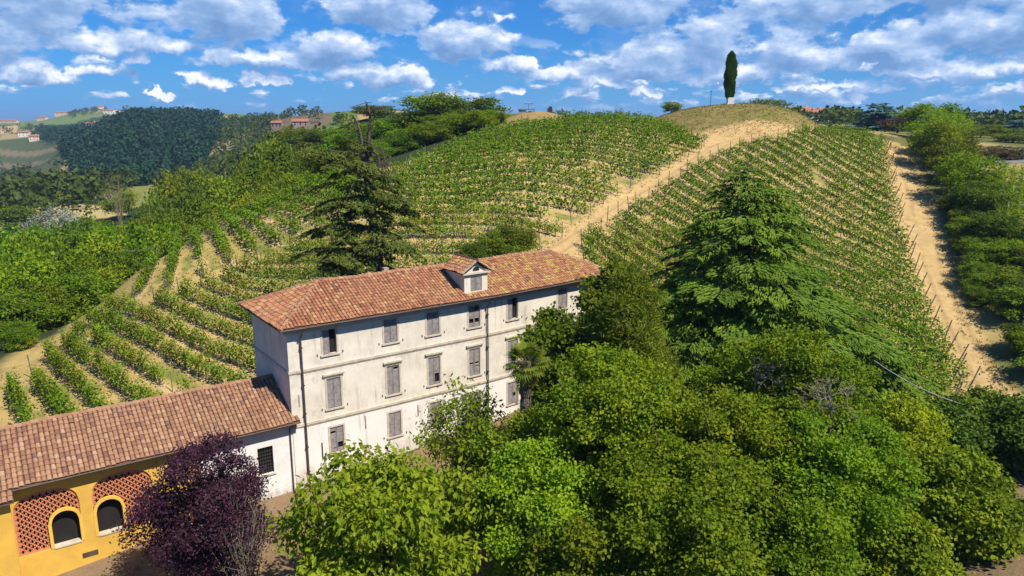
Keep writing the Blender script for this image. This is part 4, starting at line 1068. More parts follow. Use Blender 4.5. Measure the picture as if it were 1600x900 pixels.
def deodar():
    base, H = base_of(1168, 255, 53.0)
    t = thing('deodar_cedar', 'tall broad deodar cedar with layered drooping boughs, middle right', 'tree', base)
    r = np.random.default_rng(12); out = []; mb = MB()
    mb.tube([(0, 0, -1), (.1, 0, H*.3), (0, .1, H*.6), (0, 0, H*.97)], [.55, .45, .28, .03], 9)
    z = 1.6; k = 0
    while z < H-.25:
        q = z/H; R = 11.6*(1-q)**.78*(1 if q > .12 else .9)+.25
        nb = 10 if q < .6 else 7
        for i in range(nb):
            az = k*1.1+i*2*math.pi/nb+r.normal(0, .22); ln = R*r.uniform(.62, 1.12)*(1+.42*max(0, math.cos(az+.25))*(1-q)**.7); zz = z+r.uniform(-.4, .4)
            b = np.array([0, 0, zz])
            spray(r, out, b, az, ln, min(3.6, ln*.55)+.5, .12+.1*q, .20+r.uniform(0, .16), 30, .40, .13)
            d = np.array([math.cos(az), math.sin(az), 0]); rs, dr = .14+.1*q, .3
            mb.tube([b, b+d*ln*.5+[0, 0, (rs*.5-dr*.2)*ln-.05], b+d*ln*.9+[0, 0, (rs*.9-dr*.8)*ln-.05]], [.10*(1-q)+.03, .05, .012], 4, cap=False)
        if q < .42:
            for i in range(4):
                az = r.uniform(-.75, .45); ln = R*r.uniform(1.05, 1.42)
                spray(r, out, np.array([0, 0, z+r.uniform(-.3, .3)]), az, ln, 3.6, .10, .22+r.uniform(0, .14), 30, .40, .13)
        z += .66-.2*q; k += 1
    # a second leader beside the top
    b2 = np.array([1.9, -.6, 0])
    mb.tube([(.2, 0, H*.55), (1.5, -.5, H*.7), (1.9, -.6, H*.9)], [.2, .14, .03], 6)
    for zz in np.arange(H*.72, H*.92, .42):
        for i in range(5):
            spray(r, out, b2+[0, 0, zz], r.uniform(0, 6.28), (H*.945-zz)*.75+.5, 1.4, .15, .3, 30, .38, .12)
    mb.build('trunk', M_bark, t, smooth=True); sprays_mesh(out, L_deodar, t)
def old_cedar():
    base, H = base_of(575, 172, 67.0)
    base = base_of(586, 300, 67.0)[0]; t = thing('old_cedar', 'old dark cedar with a bare twisted top behind the villa roof', 'tree', base)
    r = np.random.default_rng(8); out = []; mb = MB()
    pm = 67/FPX                                    # metres per pixel of the photograph at its distance
    X = lambda u: (u-586)*pm; Zp = lambda v: at(586, v, 67.0)[2]-base[2]
    tr = [(588, 470), (586, 410), (580, 330), (573, 270), (571, 235), (566, 203), (563, 190)]
    mb.tube([(X(u), 0, Zp(v)) for u, v in [(588, 600)]+tr], [.62, .55, .48, .4, .3, .2, .13, .05], 9)
    mb.tube([(X(573), 0, Zp(262)), (X(579), .3, Zp(215)), (X(583), .2, Zp(180)), (X(592), .3, Zp(168)), (X(608), .4, Zp(172))], [.24, .17, .12, .08, .03], 6)
    def limb(u0, v0, u1, v1, sagv, rad, y=0.0, y1=0.0):
        P0 = np.array([X(u0), y, Zp(v0)]); P1 = np.array([X(u1), y1, Zp(v1)]); M_ = (P0+P1)/2+[0, 0, sagv]
        mb.tube([P0, M_, P1], [rad, rad*.6, rad*.15], 5, cap=False); return P0, M_, P1
    # bare hanging branches to the right of the top and at the crown
    for a in ((572, 220, 600, 238), (572, 225, 606, 262), (571, 232, 618, 270), (600, 236, 604, 262), (566, 200, 548, 178), (566, 205, 541, 196), (583, 180, 578, 160), (583, 178, 605, 168), (566, 203, 556, 188), (575, 250, 598, 262)):
        P0, M_, P1 = limb(a[0], a[1], a[2], a[3], .25, .10, 0, r.normal(0, .8))
        for _ in range(5):
            e = P1+r.normal(0, .7, 3)+[0, 0, -.5]; mb.tube([M_+(P1-M_)*r.random(), (M_+P1)/2*.3+e*.7, e], [.035, .025, .01], 4, cap=False)
    for (u0, v0, w) in ((545, 176, .9), (538, 190, .8), (552, 178, .7), (592, 165, .9), (604, 168, .7), (560, 195, .5), (548, 184, .8)):
        b = np.array([X(u0), r.normal(0, .4), Zp(v0)])
        for i in range(4): spray(r, out, b, r.uniform(0, 6.28), 1.0*w, .8, .05, .45, 26, .3, .09, .3)
    # foliage plates: centre u, v, half width px, depth m
    for (u, v, hw, n_) in ((520, 235, 46, 7), (540, 250, 50, 8), (500, 248, 30, 6), (550, 225, 26, 5), (560, 262, 44, 7), (540, 285, 45, 7), (575, 290, 48, 8), (555, 305, 60, 9), (600, 310, 42, 8),
                           (530, 325, 48, 9), (575, 330, 55, 9), (605, 340, 42, 8), (520, 350, 50, 9), (560, 358, 62, 10), (600, 370, 48, 9), (525, 385, 52, 9), (565, 390, 60, 9), (505, 405, 36, 7), (598, 385, 40, 8), (540, 410, 50, 8), (515, 425, 34, 6)):
        c = np.array([X(u), r.normal(0, .5), Zp(v)])
        mb.tube([(X(575), 0, Zp(v)-.5), (c[0]*.6, c[1], c[2]-.2), c], [.16, .1, .05], 5, cap=False)
        for i in range(max(4, int(n_*.62))):
            az = i*2.4+r.normal(0, .4); el = abs(math.cos(az))*.45+.65
            spray(r, out, c+r.normal(0, .35, 3), az, hw*pm*r.uniform(.75, 1.2)*el, 2.6, .10, .30, 62, .34, .14, .45)
    mb.build('trunk', M_bark, t, smooth=True); sprays_mesh(out, L_oldcedar, t)
deodar(); old_cedar()

# ---- the garden trees in front
L_maple = mat_leaf('maple_leaves', (.055, .122, .005), (.265, .345, .012), .40, ((.33, .33, .018), .55), clump=.5)
L_catalpa = mat_leaf('catalpa_leaves', (.060, .120, .005), (.285, .345, .016), .42, ((.36, .34, .04), .5), clump=.6)
L_fresh = mat_leaf('fresh_leaves', (.050, .110, .005), (.220, .295, .014), .40, clump=.6)
L_yew = mat_leaf('yellowing_conifer_needles', (.065, .095, .006), (.235, .245, .018), .30, ((.28, .22, .03), .5), clump=.55)
L_plum = mat_leaf('plum_leaves', (.024, .009, .018), (.105, .042, .070), .24, ((.12, .06, .085), .4), tcol=(1.3, .7, .9), clump=.7)
L_ivy = mat_leaf('ivy_leaves', (.030, .070, .004), (.190, .250, .008), .34, ((.26, .29, .015), .5), clump=.45)
L_dark = mat_leaf('dark_shrub_leaves', (.026, .060, .006), (.125, .175, .012), .30, clump=.5)
L_cypress = mat_leaf('cypress_leaves', (.026, .066, .006), (.085, .150, .014), .2, clump=.8)
L_palm = mat_leaf('palm_leaves', (.080, .130, .010), (.280, .320, .030), .34, ((.30, .24, .05), .6), clump=1.2)

def garden_tree(name, label, cat, u, vt, D, R, mat, seed, nsp, per, L, Wd, zfrac=.22, m=18, lr=.42, tr=.22, group=None, hmin=None, sx=1.0, **kw):
    base, H = base_of(u, vt, D)
    r = np.random.default_rng(seed)
    lb = broad_lobes(r, R, H*zfrac, H*.97, m, lr); lb[:, 0] *= sx
    return tree(name, label, cat, base, mat, lb, H, tr, seed+1, nsp, per, kw.pop('sr', .3), L, Wd, group, **kw)
LV = dict(droop=.25, out=.55, up=.7, fold=.14)
garden_tree('maple_tree', 'broad maple of small bright leaves between palm and deodar cedar, largest in the garden', 'tree', 965, 540, 38.5, 4.7, L_maple, 41, 1278, 44, .185, .15, .12, 24, tr=.3, sr=.29, lr=.36, shell=(.55, 1.15), **LV)
garden_tree('maple_tree', 'maple with dead twigs in its top in front of the deodar cedar', 'tree', 1235, 515, 40.5, 5.2, L_maple, 43, 1123, 44, .185, .15, .16, 22, tr=.3, sr=.29, lr=.36, shell=(.55, 1.15), **LV)
garden_tree('maple_tree', 'low spreading maple over bare soil beside the ivy mound', 'tree', 1310, 655, 34.5, 3.9, L_maple, 45, 775, 44, .185, .15, .25, 18, tr=.2, sr=.29, lr=.36, shell=(.55, 1.15), **LV)
garden_tree('maple_tree', 'maple crown at the bottom edge below the broadest maple', 'tree', 1075, 690, 31.5, 4.2, L_maple, 47, 930, 44, .185, .15, .15, 20, tr=.25, sr=.29, lr=.36, shell=(.55, 1.15), **LV)
garden_tree('maple_tree', 'dark green maple between the catalpa and the broadest maple', 'tree', 850, 700, 33.5, 3.3, L_maple, 49, 735, 44, .185, .15, .1, 18, tr=.22, sr=.29, lr=.36, shell=(.55, 1.15), **LV)
garden_tree('catalpa_tree', 'spreading catalpa of large hanging yellow green leaves before the villa', 'tree', 600, 700, 32.0, 5.2, L_catalpa, 51, 2100, 8, .37, .20, .12, 26, lr=.30, tr=.28, sr=.30, droop=1.0, out=.7, up=.4, fold=.1, sx=1.0)
garden_tree('open_tree', 'slender open tree with pinnate leaves against the villa wall', 'tree', 722, 580, 43.0, 3.0, L_fresh, 53, 290, 12, .30, .13, .35, 15, lr=.26, tr=.13, sr=.34, droop=.45, out=.8, up=.6)
garden_tree('leafy_tree', 'leafy tree behind the palm hiding the right windows of the villa', 'tree', 880, 468, 48.5, 2.9, L_fresh, 55, 1500, 11, .33, .25, .1, 15, tr=.2, sr=.3, **LV)
garden_tree('leafy_tree', 'leafy tree at the far roof corner of the villa', 'tree', 950, 402, 56.0, 2.6, L_fresh, 57, 1100, 11, .34, .26, .1, 14, tr=.2, sr=.3, **LV)
def yew():
    base, H = base_of(985, 415, 47.0); t = thing('yew_tree', 'yellowish feathery conifer between villa and deodar cedar', 'tree', base); r = np.random.default_rng(59); lb = []
    for i in range(64):
        q = (i+.5)/64; a = i*2.4+r.normal(0, .3); R = 4.7*(1-q)**.62+.25; f = r.uniform(.35, .98); lb.append((R*f*math.cos(a), R*f*math.sin(a), H*(.06+.9*q), R*.22+.35, R*.22+.35, R*.14+.45))
    lb = [(0, 0, H*.5, 1.6, 1.6, H*.4)]+lb; mb = MB(); limbs(mb, r, lb, H*.9, .24, n=30); mb.build('trunk', M_bark, t, smooth=True)
    V, F_, v = make_crown(r, lb, 4600, 12, .24, .40, .075, droop=-.35, out=1.0, up=.2, cull=.85); mesh_np('crown', V, F_, L_yew, t, {'v': v})
yew()
garden_tree('ivy_bush', 'rounded mass of bright ivy at the lower right', 'shrub', 1465, 690, 36.5, 3.6, L_ivy, 61, 3300, 10, .22, .19, -.05, 20, tr=.2, sr=.24, droop=.5, out=.6, up=.6)
garden_tree('ivy_bush', 'low bright ivy bush at the bottom edge right of bare soil', 'shrub', 1420, 800, 33.0, 2.2, L_ivy, 63, 1500, 10, .20, .18, -.1, 14, tr=.15, sr=.22, droop=.5, out=.6, up=.6)
garden_tree('ivy_bush', 'ivy covered bush beside the track at the lower right corner', 'shrub', 1530, 745, 35.5, 2.3, L_ivy, 64, 1500, 10, .21, .18, -.1, 14, tr=.15, sr=.22, droop=.5, out=.6, up=.6)
garden_tree('dark_shrub', 'dark leafy tree standing where the right track ends', 'tree', 1545, 612, 45.0, 2.8, L_dark, 65, 1500, 10, .26, .2, 0., 14, tr=.2, sr=.28, **LV)
garden_tree('dark_shrub', 'dark leafy tree cut by the right edge above the track', 'tree', 1610, 625, 42.0, 2.8, L_dark, 67, 1500, 10, .26, .2, 0., 14, tr=.2, sr=.28, **LV)
garden_tree('dark_shrub', 'dark shrub between deodar cedar and ivy mound', 'shrub', 1475, 640, 42.5, 2.6, L_dark, 69, 1300, 10, .25, .2, -.1, 14, tr=.15, sr=.28, **LV)
garden_tree('dark_shrub', 'deep green shrub under the yew beside the villa', 'shrub', 865, 610, 42.5, 2.2, L_fresh, 71, 1000, 10, .25, .2, -.1, 12, tr=.12, sr=.28, **LV)
garden_tree('dark_shrub', 'loose green shrub at the foot of the villa wall', 'shrub', 770, 650, 40.0, 2.4, L_fresh, 73, 900, 10, .24, .18, -.05, 12, tr=.12, sr=.28, **LV)
garden_tree('maple_tree', 'upright maple rising between palm side and broadest maple', 'tree', 880, 585, 40.0, 3.4, L_maple, 74, 900, 44, .185, .15, .05, 18, tr=.22, sr=.29, lr=.36, shell=(.55, 1.15), **LV)
garden_tree('maple_tree', 'maple in front of the low cedar boughs right of the twiggy maple', 'tree', 1390, 610, 39.0, 3.4, L_maple, 76, 850, 44, .185, .15, .05, 18, tr=.22, sr=.29, lr=.36, shell=(.55, 1.15), **LV)
garden_tree('maple_tree', 'maple between the broadest maple and the twiggy one, under the cedar boughs', 'tree', 1120, 600, 37.0, 4.3, L_maple, 48, 930, 44, .185, .15, .1, 20, tr=.25, sr=.29, lr=.36, shell=(.55, 1.15), **LV)
garden_tree('maple_tree', 'maple crown cut by the bottom edge beside the bare soil', 'tree', 1240, 760, 31.0, 3.6, L_maple, 50, 775, 44, .185, .15, .1, 18, tr=.25, sr=.29, lr=.36, shell=(.55, 1.15), **LV)
garden_tree('maple_tree', 'low maple at the bottom edge right of the catalpa', 'tree', 920, 790, 30.0, 3.0, L_maple, 52, 658, 44, .185, .15, .0, 16, tr=.2, sr=.29, lr=.36, shell=(.55, 1.15), **LV)
# purple plum
garden_tree('plum_tree', 'dark purple leaved plum tree before the farm wing', 'tree', 312, 685, 36.0, 3.9, L_plum, 81, 3300, 13, .17, .10, .08, 24, lr=.33, tr=.2, sr=.26, droop=-.15, out=.75, up=.4)

def bare_shrub(name, label, u, vt, D, R, seed, n, mat, cat='shrub', up=1.0, group=None, leafy=None):
    base, H = base_of(u, vt, D); r = np.random.default_rng(seed); t = thing(name, label, cat, base, 0, group); mb = MB(); tips = []
    for i in range(n):
        a = r.uniform(0, 6.28); q = r.uniform(.2, 1); e = np.array([math.cos(a)*R*q, math.sin(a)*R*q, H*r.uniform(.6, 1)*up])
        m_ = e*np.array([.4, .4, .55])+r.normal(0, .1, 3)
        mb.tube([(r.normal(0, .1), r.normal(0, .1), -.2), m_, e], [.035, .02, .006], 4, cap=False)
        for _ in range(4):
            s = m_+(e-m_)*r.uniform(0, .9); f = s+(e-m_)*.35+r.normal(0, .3, 3); mb.tube([s, (s+f)/2+r.normal(0, .04, 3), f], [.014, .01, .004], 3, cap=False); tips.append(f)
    mb.build('branches', mat, t)
    if leafy:
        P = np.repeat(np.array(tips), leafy[1], 0); P = P+r.normal(0, .15, P.shape); D_ = r.normal(size=P.shape); V, F_ = leaf_quads(P, D_, r.normal(size=P.shape)+[0, 0, 1], .12, .06)
        mesh_np('crown', V, F_, leafy[0], t, {'v': np.repeat(r.random(len(P)), 4)})
bare_shrub('dry_shrub', 'half bare dry shrub beside the purple plum', 372, 775, 33.5, 1.9, 5, 34, M_dead, leafy=(mat_leaf('dry_leaves', (.07, .08, .02), (.17, .16, .05), .3), 3))
# bare grey twigs in the tops of the right maples
def dead_twigs(label, u, v, D, R, seed):
    p = at(u, v, D); r = np.random.default_rng(seed); m = MB()
    g = gz(p[0], p[1])
    m.tube([(0, 0, g-p[2]), (.1, .1, (g-p[2])*.4), (0, 0, 0)], [.12, .09, .05], 5)
    def grow(a, d, ln, rad, k):
        b = a+d*ln; m_ = (a+b)/2+r.normal(0, .08*ln, 3); m.tube([a, m_, b], [rad, rad*.8, rad*.55], 4, cap=False)
        if k: 
            for _ in range(3): grow(b, unit(d+r.normal(0, .75, 3)), ln*r.uniform(.55, .85), rad*.55, k-1)
    for i in range(7): grow(np.zeros(3), unit(r.normal(size=3)+[0, -.3, .5]), R*.4, .045, 3)
    o = m.build('dead_tree', M_dead, None, loc=tuple(p)); tag(o, label, 'dead tree')
dead_twigs('bare grey branches tangled in front of the deodar cedar foot', 1180, 590, 39.5, 1.9, 3)
dead_twigs('bare grey branches in the crown of the twiggy maple', 1300, 640, 36.2, 2.1, 4)

def palm():
    base, H = base_of(823, 566, 42.5); t = thing('palm_tree', 'fan palm with a shaggy trunk against the villa wall', 'palm tree', base); r = np.random.default_rng(4)
    m = MB(); z = np.linspace(-.5, H, 26); m.tube([(math.sin(q*.5)*.06+r.normal(0, .02), r.normal(0, .02), q) for q in z], [(.27+.10*max(0, q/H))*(1+r.normal(0, .07)) for q in z], 9)
    m.build('trunk', mat_noise('palm_trunk', (.20, .155, .115), (.085, .065, .05), 9, .95, 6, 1.0, .1), t)
    V = []; Fc = []; vv = []
    def fan(az, el, ln, R, v0):
        d = np.array([math.cos(az)*math.cos(el), math.sin(az)*math.cos(el), math.sin(el)]); c = np.array([0, 0, H])+d*ln+np.array([0, 0, -.12*ln]); s = unit(np.cross(d, [0, 0, 1.])); nn = np.cross(s, d)
        stalk.tube([(0, 0, H-.1), np.array([0, 0, H])+d*ln*.5, c], [.025, .02, .015], 4, cap=False)
        K = 17
        for k in range(K):
            a = (k/(K-1)-.5)*3.9; e = d*math.cos(a)+s*math.sin(a); tip = c+e*R*r.uniform(.85, 1.05)+np.array([0, 0, -.22*R*r.uniform(.4, 1.3)])-nn*.0; w = np.cross(e, nn)*.045; mid = c+e*R*.55+nn*.03
            o = len(V); V.extend([c, mid+w, tip, mid-w]); Fc.append((o, o+1, o+2, o+3)); vv.extend([v0+r.random()*.2]*4)
    stalk = MB()
    for i in range(34):
        q = i/33; fan(i*2.4+r.normal(0, .2), 1.25-1.75*q+r.normal(0, .1), r.uniform(.75, 1.0), r.uniform(.65, .85), .25+.3*(1-q))
    stalk.build('stalks', M_vinewood, t); mesh_np('fronds', np.array(V), np.array(Fc), L_palm, t, {'v': np.array(vv)})
    V.clear(); Fc.clear(); vv.clear(); stalk = MB()
    for i in range(22): fan(i*2.4, -1.15+r.normal(0, .12), r.uniform(.4, .8), .75, .8)
    mesh_np('hanging_fronds', np.array(V), np.array(Fc), mat_leaf('dry_palm_leaves', (.13, .115, .02), (.34, .27, .06), .3), t, {'v': np.array(vv)})
palm()

# ---- cypress on the mound
def cypress():
    x, y = MOUND; x -= 1.0; z = gz(x, y)
    pl = MB(); pl.box((-.6, -.5, -.3), (.6, .5, 1.05)); pl.box((-.5, -.4, 1.05), (.5, .4, 1.2)); pl.box((-.72, -.62, -.3), (.72, .62, .1)); o = pl.build('stone_plinth', mat_noise('white_stone', (.78, .77, .74), (.62, .60, .56), 2, .8), None, loc=(x-.1, y-1.3, z)); tag(o, 'small white block standing before the cypress', 'plinth')
    t = thing('cypress_tree', 'tall narrow dark cypress alone on the round mound', 'tree', (x, y, z)); r = np.random.default_rng(2)
    H = 9.5; n = 15000; q = r.random(n); zz = .75+(H-.75)*q; prof = np.interp(q, [0, .06, .2, .5, .8, .93, 1], [.35, .75, 1.0, 1.16, 1.0, .68, .06])*.8
    a = r.uniform(0, 6.28, n); lump = 1+.16*np.sin(a*3+zz*1.3)+.12*np.sin(a*5-zz*2.1); rr = prof*lump*r.uniform(.72, 1.08, n)**.6
    P = np.stack([np.cos(a)*rr, np.sin(a)*rr, zz], -1); O = np.stack([np.cos(a), np.sin(a), np.zeros(n)], -1)
    V, F_ = leaf_quads(P, O*.35+[0, 0, 1]+r.normal(0, .25, (n, 3)), O+r.normal(0, .3, (n, 3)), r.uniform(.3, .55, n), .16)
    mesh_np('crown', V, F_, L_cypress, t, {'v': np.repeat(np.clip(r.random(n)*.6+.4*(lump-.8), 0, 1), 4)})
    m = MB(); m.tube([(0, 0, -.4), (0, 0, 2), (0, 0, H*.9)], [.3, .22, .03], 8); m.build('trunk', M_bark, t)
    mb = MB(); mb.tube([(0, 0, 0), (0, 0, 2.6)], .05, 5); mb.box((-.1, -.35, 2.5), (.1, .35, 2.58)); p2 = at(1110, 165, 156.0)
    o = mb.build('thin_mast', M_iron, None, loc=(p2[0], p2[1], gz(p2[0], p2[1]))); o.scale = (1, 1, 1.5); tag(o, 'thin grey mast standing beyond the mound', 'mast')
cypress()

# ---- woods: trees of several kinds, each its own object sharing leaf meshes
WOODS = {}
def wood_proto(kind, mat, seed, per, nsp, L, Wd, m=16, lr=.42, z0=.12, bark=None, **kw):
    """a tree of height 1 and crown radius 0.5, scaled when placed (made at 10 m size)"""
    r = np.random.default_rng(seed); lb = broad_lobes(r, 5.0, 10*z0, 9.8, m, lr); lb[:, :2] *= r.uniform(.8, 1.15, (len(lb), 1)); lb[:, 2] += r.normal(0, .35, len(lb))
    t = tree('wood_tree', 'x', 'tree', (0, 0, -500), mat, lb, 10.0, .22, seed+5, nsp, per, .5, L, Wd, bark=bark, n_limb=6, **kw)
    return t
KW = dict(droop=.2, out=.6, up=.6)
L_wood = [mat_leaf('locust_leaves', (.052, .115, .004), (.215, .300, .010), .40, ((.24, .27, .015), .5), clump=.3),
          mat_leaf('wood_leaves', (.042, .086, .006), (.175, .235, .014), .36, ((.19, .20, .02), .5), clump=.3),
          mat_leaf('yellow_green_leaves', (.085, .130, .006), (.260, .300, .016), .35, clump=.3),
          mat_leaf('silver_leaves', (.15, .18, .11), (.40, .43, .33), .3, tcol=(1, 1, .9), clump=.3)]
def protos(k, n, m, nsp, L):
    return [wood_proto('k', L_wood[k], 500+k*20+i, 20, int(nsp*.34), L, L*.72, m, lr=.36, shell=(.6, 1.15), **KW) for i in range(n)]
PN = {0: protos(0, 4, 18, 950, .42), 1: protos(1, 4, 16, 900, .42), 2: protos(2, 2, 14, 700, .42), 3: protos(3, 1, 14, 600, .42)}
used = set()
def put_tree(k, x, y, H, R, label, group, name='wood_tree', rr=np.random.default_rng(91)):
    pl = PN[k]; i = int(rr.integers(len(pl))); p = pl[i]; loc = (float(x), float(y), gz(x, y)-.2); sc = (R/5, R/5, H/10); rz = float(rr.uniform(0, 6.28))
    if (k, i) not in used:
        used.add((k, i)); p.location = loc; p.scale = sc; p.rotation_euler = (0, 0, rz); p['label'] = label; p['group'] = group; p.name = name; return p
    o = dup(p, loc, rz, label, group, sc); o.name = name; return o
LW = [(30, 400, 84, 6, 0), (90, 372, 94, 7, 0), (150, 362, 102, 7, 0), (192, 385, 97, 5, 0), (60, 440, 79, 5.5, 0), (15, 455, 73, 5.5, 0), (120, 415, 86, 5.5, 0), (165, 415, 92, 4.5, 0),
      (0, 375, 96, 7, 0), (45, 358, 106, 7, 0), (105, 340, 120, 8, 1), (180, 335, 118, 7, 0), (232, 330, 124, 6, 1), (262, 345, 112, 5, 0), (215, 372, 101, 4.5, 0), (292, 320, 120, 6, 1),
      (333, 300, 124, 6, 1), (305, 345, 106, 4, 1), (372, 278, 120, 7, 2), (352, 265, 142, 7, 1), (412, 260, 126, 6, 1), (442, 240, 136, 6, 0), (388, 292, 114, 4.5, 2), (452, 268, 119, 5, 0),
      (482, 218, 150, 7, 1), (278, 252, 190, 8, 2), (250, 292, 170, 6, 1), (402, 230, 182, 7, 1), (442, 212, 200, 8, 1), (502, 200, 212, 8, 1), (522, 225, 150, 6, 0), (562, 210, 150, 6, 1),
      (602, 185, 168, 7, 0), (640, 172, 172, 7, 1), (686, 140, 168, 8, 1), (738, 148, 162, 7, 1), (765, 182, 150, 5, 0), (702, 178, 147, 6, 1), (650, 200, 140, 5, 0), (612, 212, 138, 5, 1),
      (562, 240, 128, 5, 0), (522, 262, 122, 5, 1), (482, 262, 126, 5, 1), (715, 190, 136, 4, 0), (745, 195, 134, 3.5, 0), (672, 205, 132, 4, 0), (630, 228, 126, 4, 1), (590, 248, 122, 3.5, 0),
      (320, 335, 113, 4.5, 0), (350, 318, 113, 5, 2), (425, 300, 112, 4, 0), (545, 195, 190, 6, 0), (585, 175, 215, 6, 1), (75, 318, 230, 7, 3), (100, 322, 225, 5, 3), (20, 318, 250, 7, 1), (140, 335, 210, 7, 0), (215, 330, 180, 6, 0), (185, 290, 260, 6, 2),
      (240, 325, 150, 6, 1), (160, 345, 150, 7, 0), (60, 345, 150, 8, 0), (10, 350, 140, 8, 0), (290, 290, 160, 7, 1), (330, 275, 165, 7, 1), (370, 248, 190, 7, 0), (310, 262, 220, 8, 1), (470, 200, 240, 8, 0), (430, 222, 165, 6, 0)]
KN = {0: 'bright green locust tree in the wood along the left vineyard', 1: 'deep green leafy tree in the wood along the left vineyard', 2: 'yellow green tree standing out of the left wood', 3: 'silvery white poplar in the valley beyond the left wood'}
KG = {0: 'locust trees of the left wood', 1: 'deep green trees of the left wood', 2: 'yellow green trees of the left wood', 3: 'silvery poplars'}
rw = np.random.default_rng(17)
for (u, vt, D, R, k) in LW:
    if D < 107 and u < 240: D += 9.5; R *= .84
    elif D < 130: D += 4.0; R *= .9
    b, H = base_of(u, vt, D); put_tree(k, b[0], b[1], max(H, 4.0), R*rw.uniform(.95, 1.15), KN[k], KG[k])
# the wood is closed: more trees fill its floor
WOOD = plan([(-30, 560), (0, 560), (70, 512), (140, 465), (205, 415), (300, 362), (345, 338), (480, 280), (600, 240), (700, 212), (775, 200)])
WOOD = np.vstack([WOOD, [(-6, 175), (-40, 220), (-75, 230), (-110, 190), (-120, 130), (-95, 80), (-66, 62)]])
cnt = 0
while cnt < 95:
    x, y = rw.uniform(-120, 5), rw.uniform(58, 230)
    if not in_poly(np.array(x), np.array(y), WOOD): continue
    if math.degrees(math.atan2(x, y)) < -38: continue
    cnt += 1; k = int(rw.choice([0, 1, 1, 2], p=[.48, .22, .15, .15])); H = rw.uniform(7, 11.5)
    ed = float(seg_dist(np.array(x), np.array(y), WOOD[:11]))
    if ed < 4: continue
    if ed < 7: H *= .6
    g_ = gz(x, y); uu = 800+FPX*x/(y*cp_-(g_+H-HC)*sp_); vtop = np.interp(uu, [0, 100, 200, 250, 300, 350, 400, 450, 500, 550, 600, 680, 740, 780], [362, 352, 342, 332, 318, 294, 266, 246, 226, 210, 196, 160, 158, 195])
    H = rw.uniform(.55, 1.0)*min(H*1.25, float(HC-y*math.tan(math.atan((vtop-450)/FPX)+PITCH))-g_+.3)
    if H < 2.5: continue
    put_tree(k, x, y, H, max(H*.42, 2.2), KN[k], KG[k])
for i in range(46):                                     # bushes along the wood's sunny edge
    q = rw.uniform(0, 9.99); j = int(q); p = WOOD[j]*(1-q+j)+WOOD[j+1]*(q-j); e_ = WOOD[j+1]-WOOD[j]; e_ = e_/np.linalg.norm(e_); H = rw.uniform(1.4, 3.4); p = p+np.array([-e_[1], e_[0]])*rw.uniform(1.5, 4.0)
    put_tree(int(rw.choice([0, 0, 1, 2], p=[.4, .3, .2, .1])), p[0], p[1], H, H*.62, 'low bush on the edge between left wood and vineyard track', 'bushes on the edge of the left wood', 'wood_bush')
# right hand hedge row of trees beside the track
RT = [(1440, 262, 8.5, 4.6, 1), (1455, 285, 9.0, 5.2, 1), (1478, 315, 9.0, 4.8, 0), (1492, 352, 7.5, 4.4, 1), (1508, 392, 6.5, 4.2, 1), (1522, 430, 7.0, 4.2, 0), (1545, 470, 7.0, 4.2, 1), (1565, 510, 6.5, 3.8, 1), (1590, 555, 6, 3.6, 0), (1612, 600, 5.5, 3.4, 1),
      (1545, 400, 6.5, 4.2, 1), (1575, 440, 7, 4.4, 1), (1605, 500, 7, 4.2, 1), (1432, 245, 7.5, 4.2, 0), (1470, 258, 7.0, 4.4, 1), (1505, 320, 6, 3.8, 0)]
for (u, v, H, R, k) in RT:
    p = hit(u, v); put_tree(k, p[0]+2.6, p[1], H*rw.uniform(.62, 1.0)*(.72 if u > 1510 or v < 340 and u > 1500 else 1), R*rw.uniform(.66, .95), {0: 'bright green tree in the dense row beside the right track', 1: 'deep green tree in the dense row beside the right track'}[k], {0: 'bright trees along the right track', 1: 'deep green trees along the right track'}[k], 'track_tree')
for i in range(34):
    q = rw.uniform(0, 1); u, v = np.interp(q, [0, .25, .5, .75, 1], [1440, 1470, 1490, 1520, 1600]), np.interp(q, [0, .25, .5, .75, 1], [265, 345, 420, 500, 615]); p = hit(u+rw.normal(6, 5), v); H = rw.uniform(1.2, 3)
    put_tree(int(rw.choice([0, 1])), p[0]+rw.uniform(1.0, 3.0), p[1], H, H*.65, 'low bush under the trees beside the right track', 'bushes along the right track', 'track_bush')
# trees behind the crest on the right
def far_tree(k, u, vt, D, R, label, name='far_tree', group=None): 
    b, H = base_of(u, vt, D); put_tree(k, b[0], b[1], max(H, 2.5), R, label, group, name)
far_tree(0, 1450, 156, 150, 6.0, 'tall bright green tree above the row at the top of the right track', 'tall_tree')
far_tree(0, 1475, 172, 142, 5.0, 'rounded green tree beside the tallest tree at the top of the right track', 'round_tree')
far_tree(1, 1210, 152, 172, 6.0, 'rounded green bush on the right shoulder of the mound', 'mound_bush'); far_tree(1, 1180, 156, 178, 4.5, 'dark green bush behind the cypress', 'mound_bush'); far_tree(0, 1228, 176, 165, 3.2, 'low bright bush at the right foot of the mound', 'mound_bush')
far_tree(1, 1050, 158, 150, 2.1, 'single small bush on the skyline left of the mound', 'skyline_bush')
far_tree(1, 1535, 192, 190, 5, 'green tree above the road with oleanders', 'road_tree'); far_tree(1, 1585, 205, 160, 5, 'broad green tree behind the oleander hedge', 'road_tree'); far_tree(0, 1560, 198, 210, 6, 'bright green tree beyond the road', 'road_tree')
L_copper = mat_leaf('copper_leaves', (.022, .010, .012), (.085, .040, .035), .2, tcol=(1.2, .7, .7)); PN[4] = [wood_proto('c', L_copper, 640, 7, 700, .42, .3, 14, **KW)]
far_tree(4, 1405, 180, 168, 4.6, 'dark copper leaved tree beside the blue cedar', 'copper_tree')
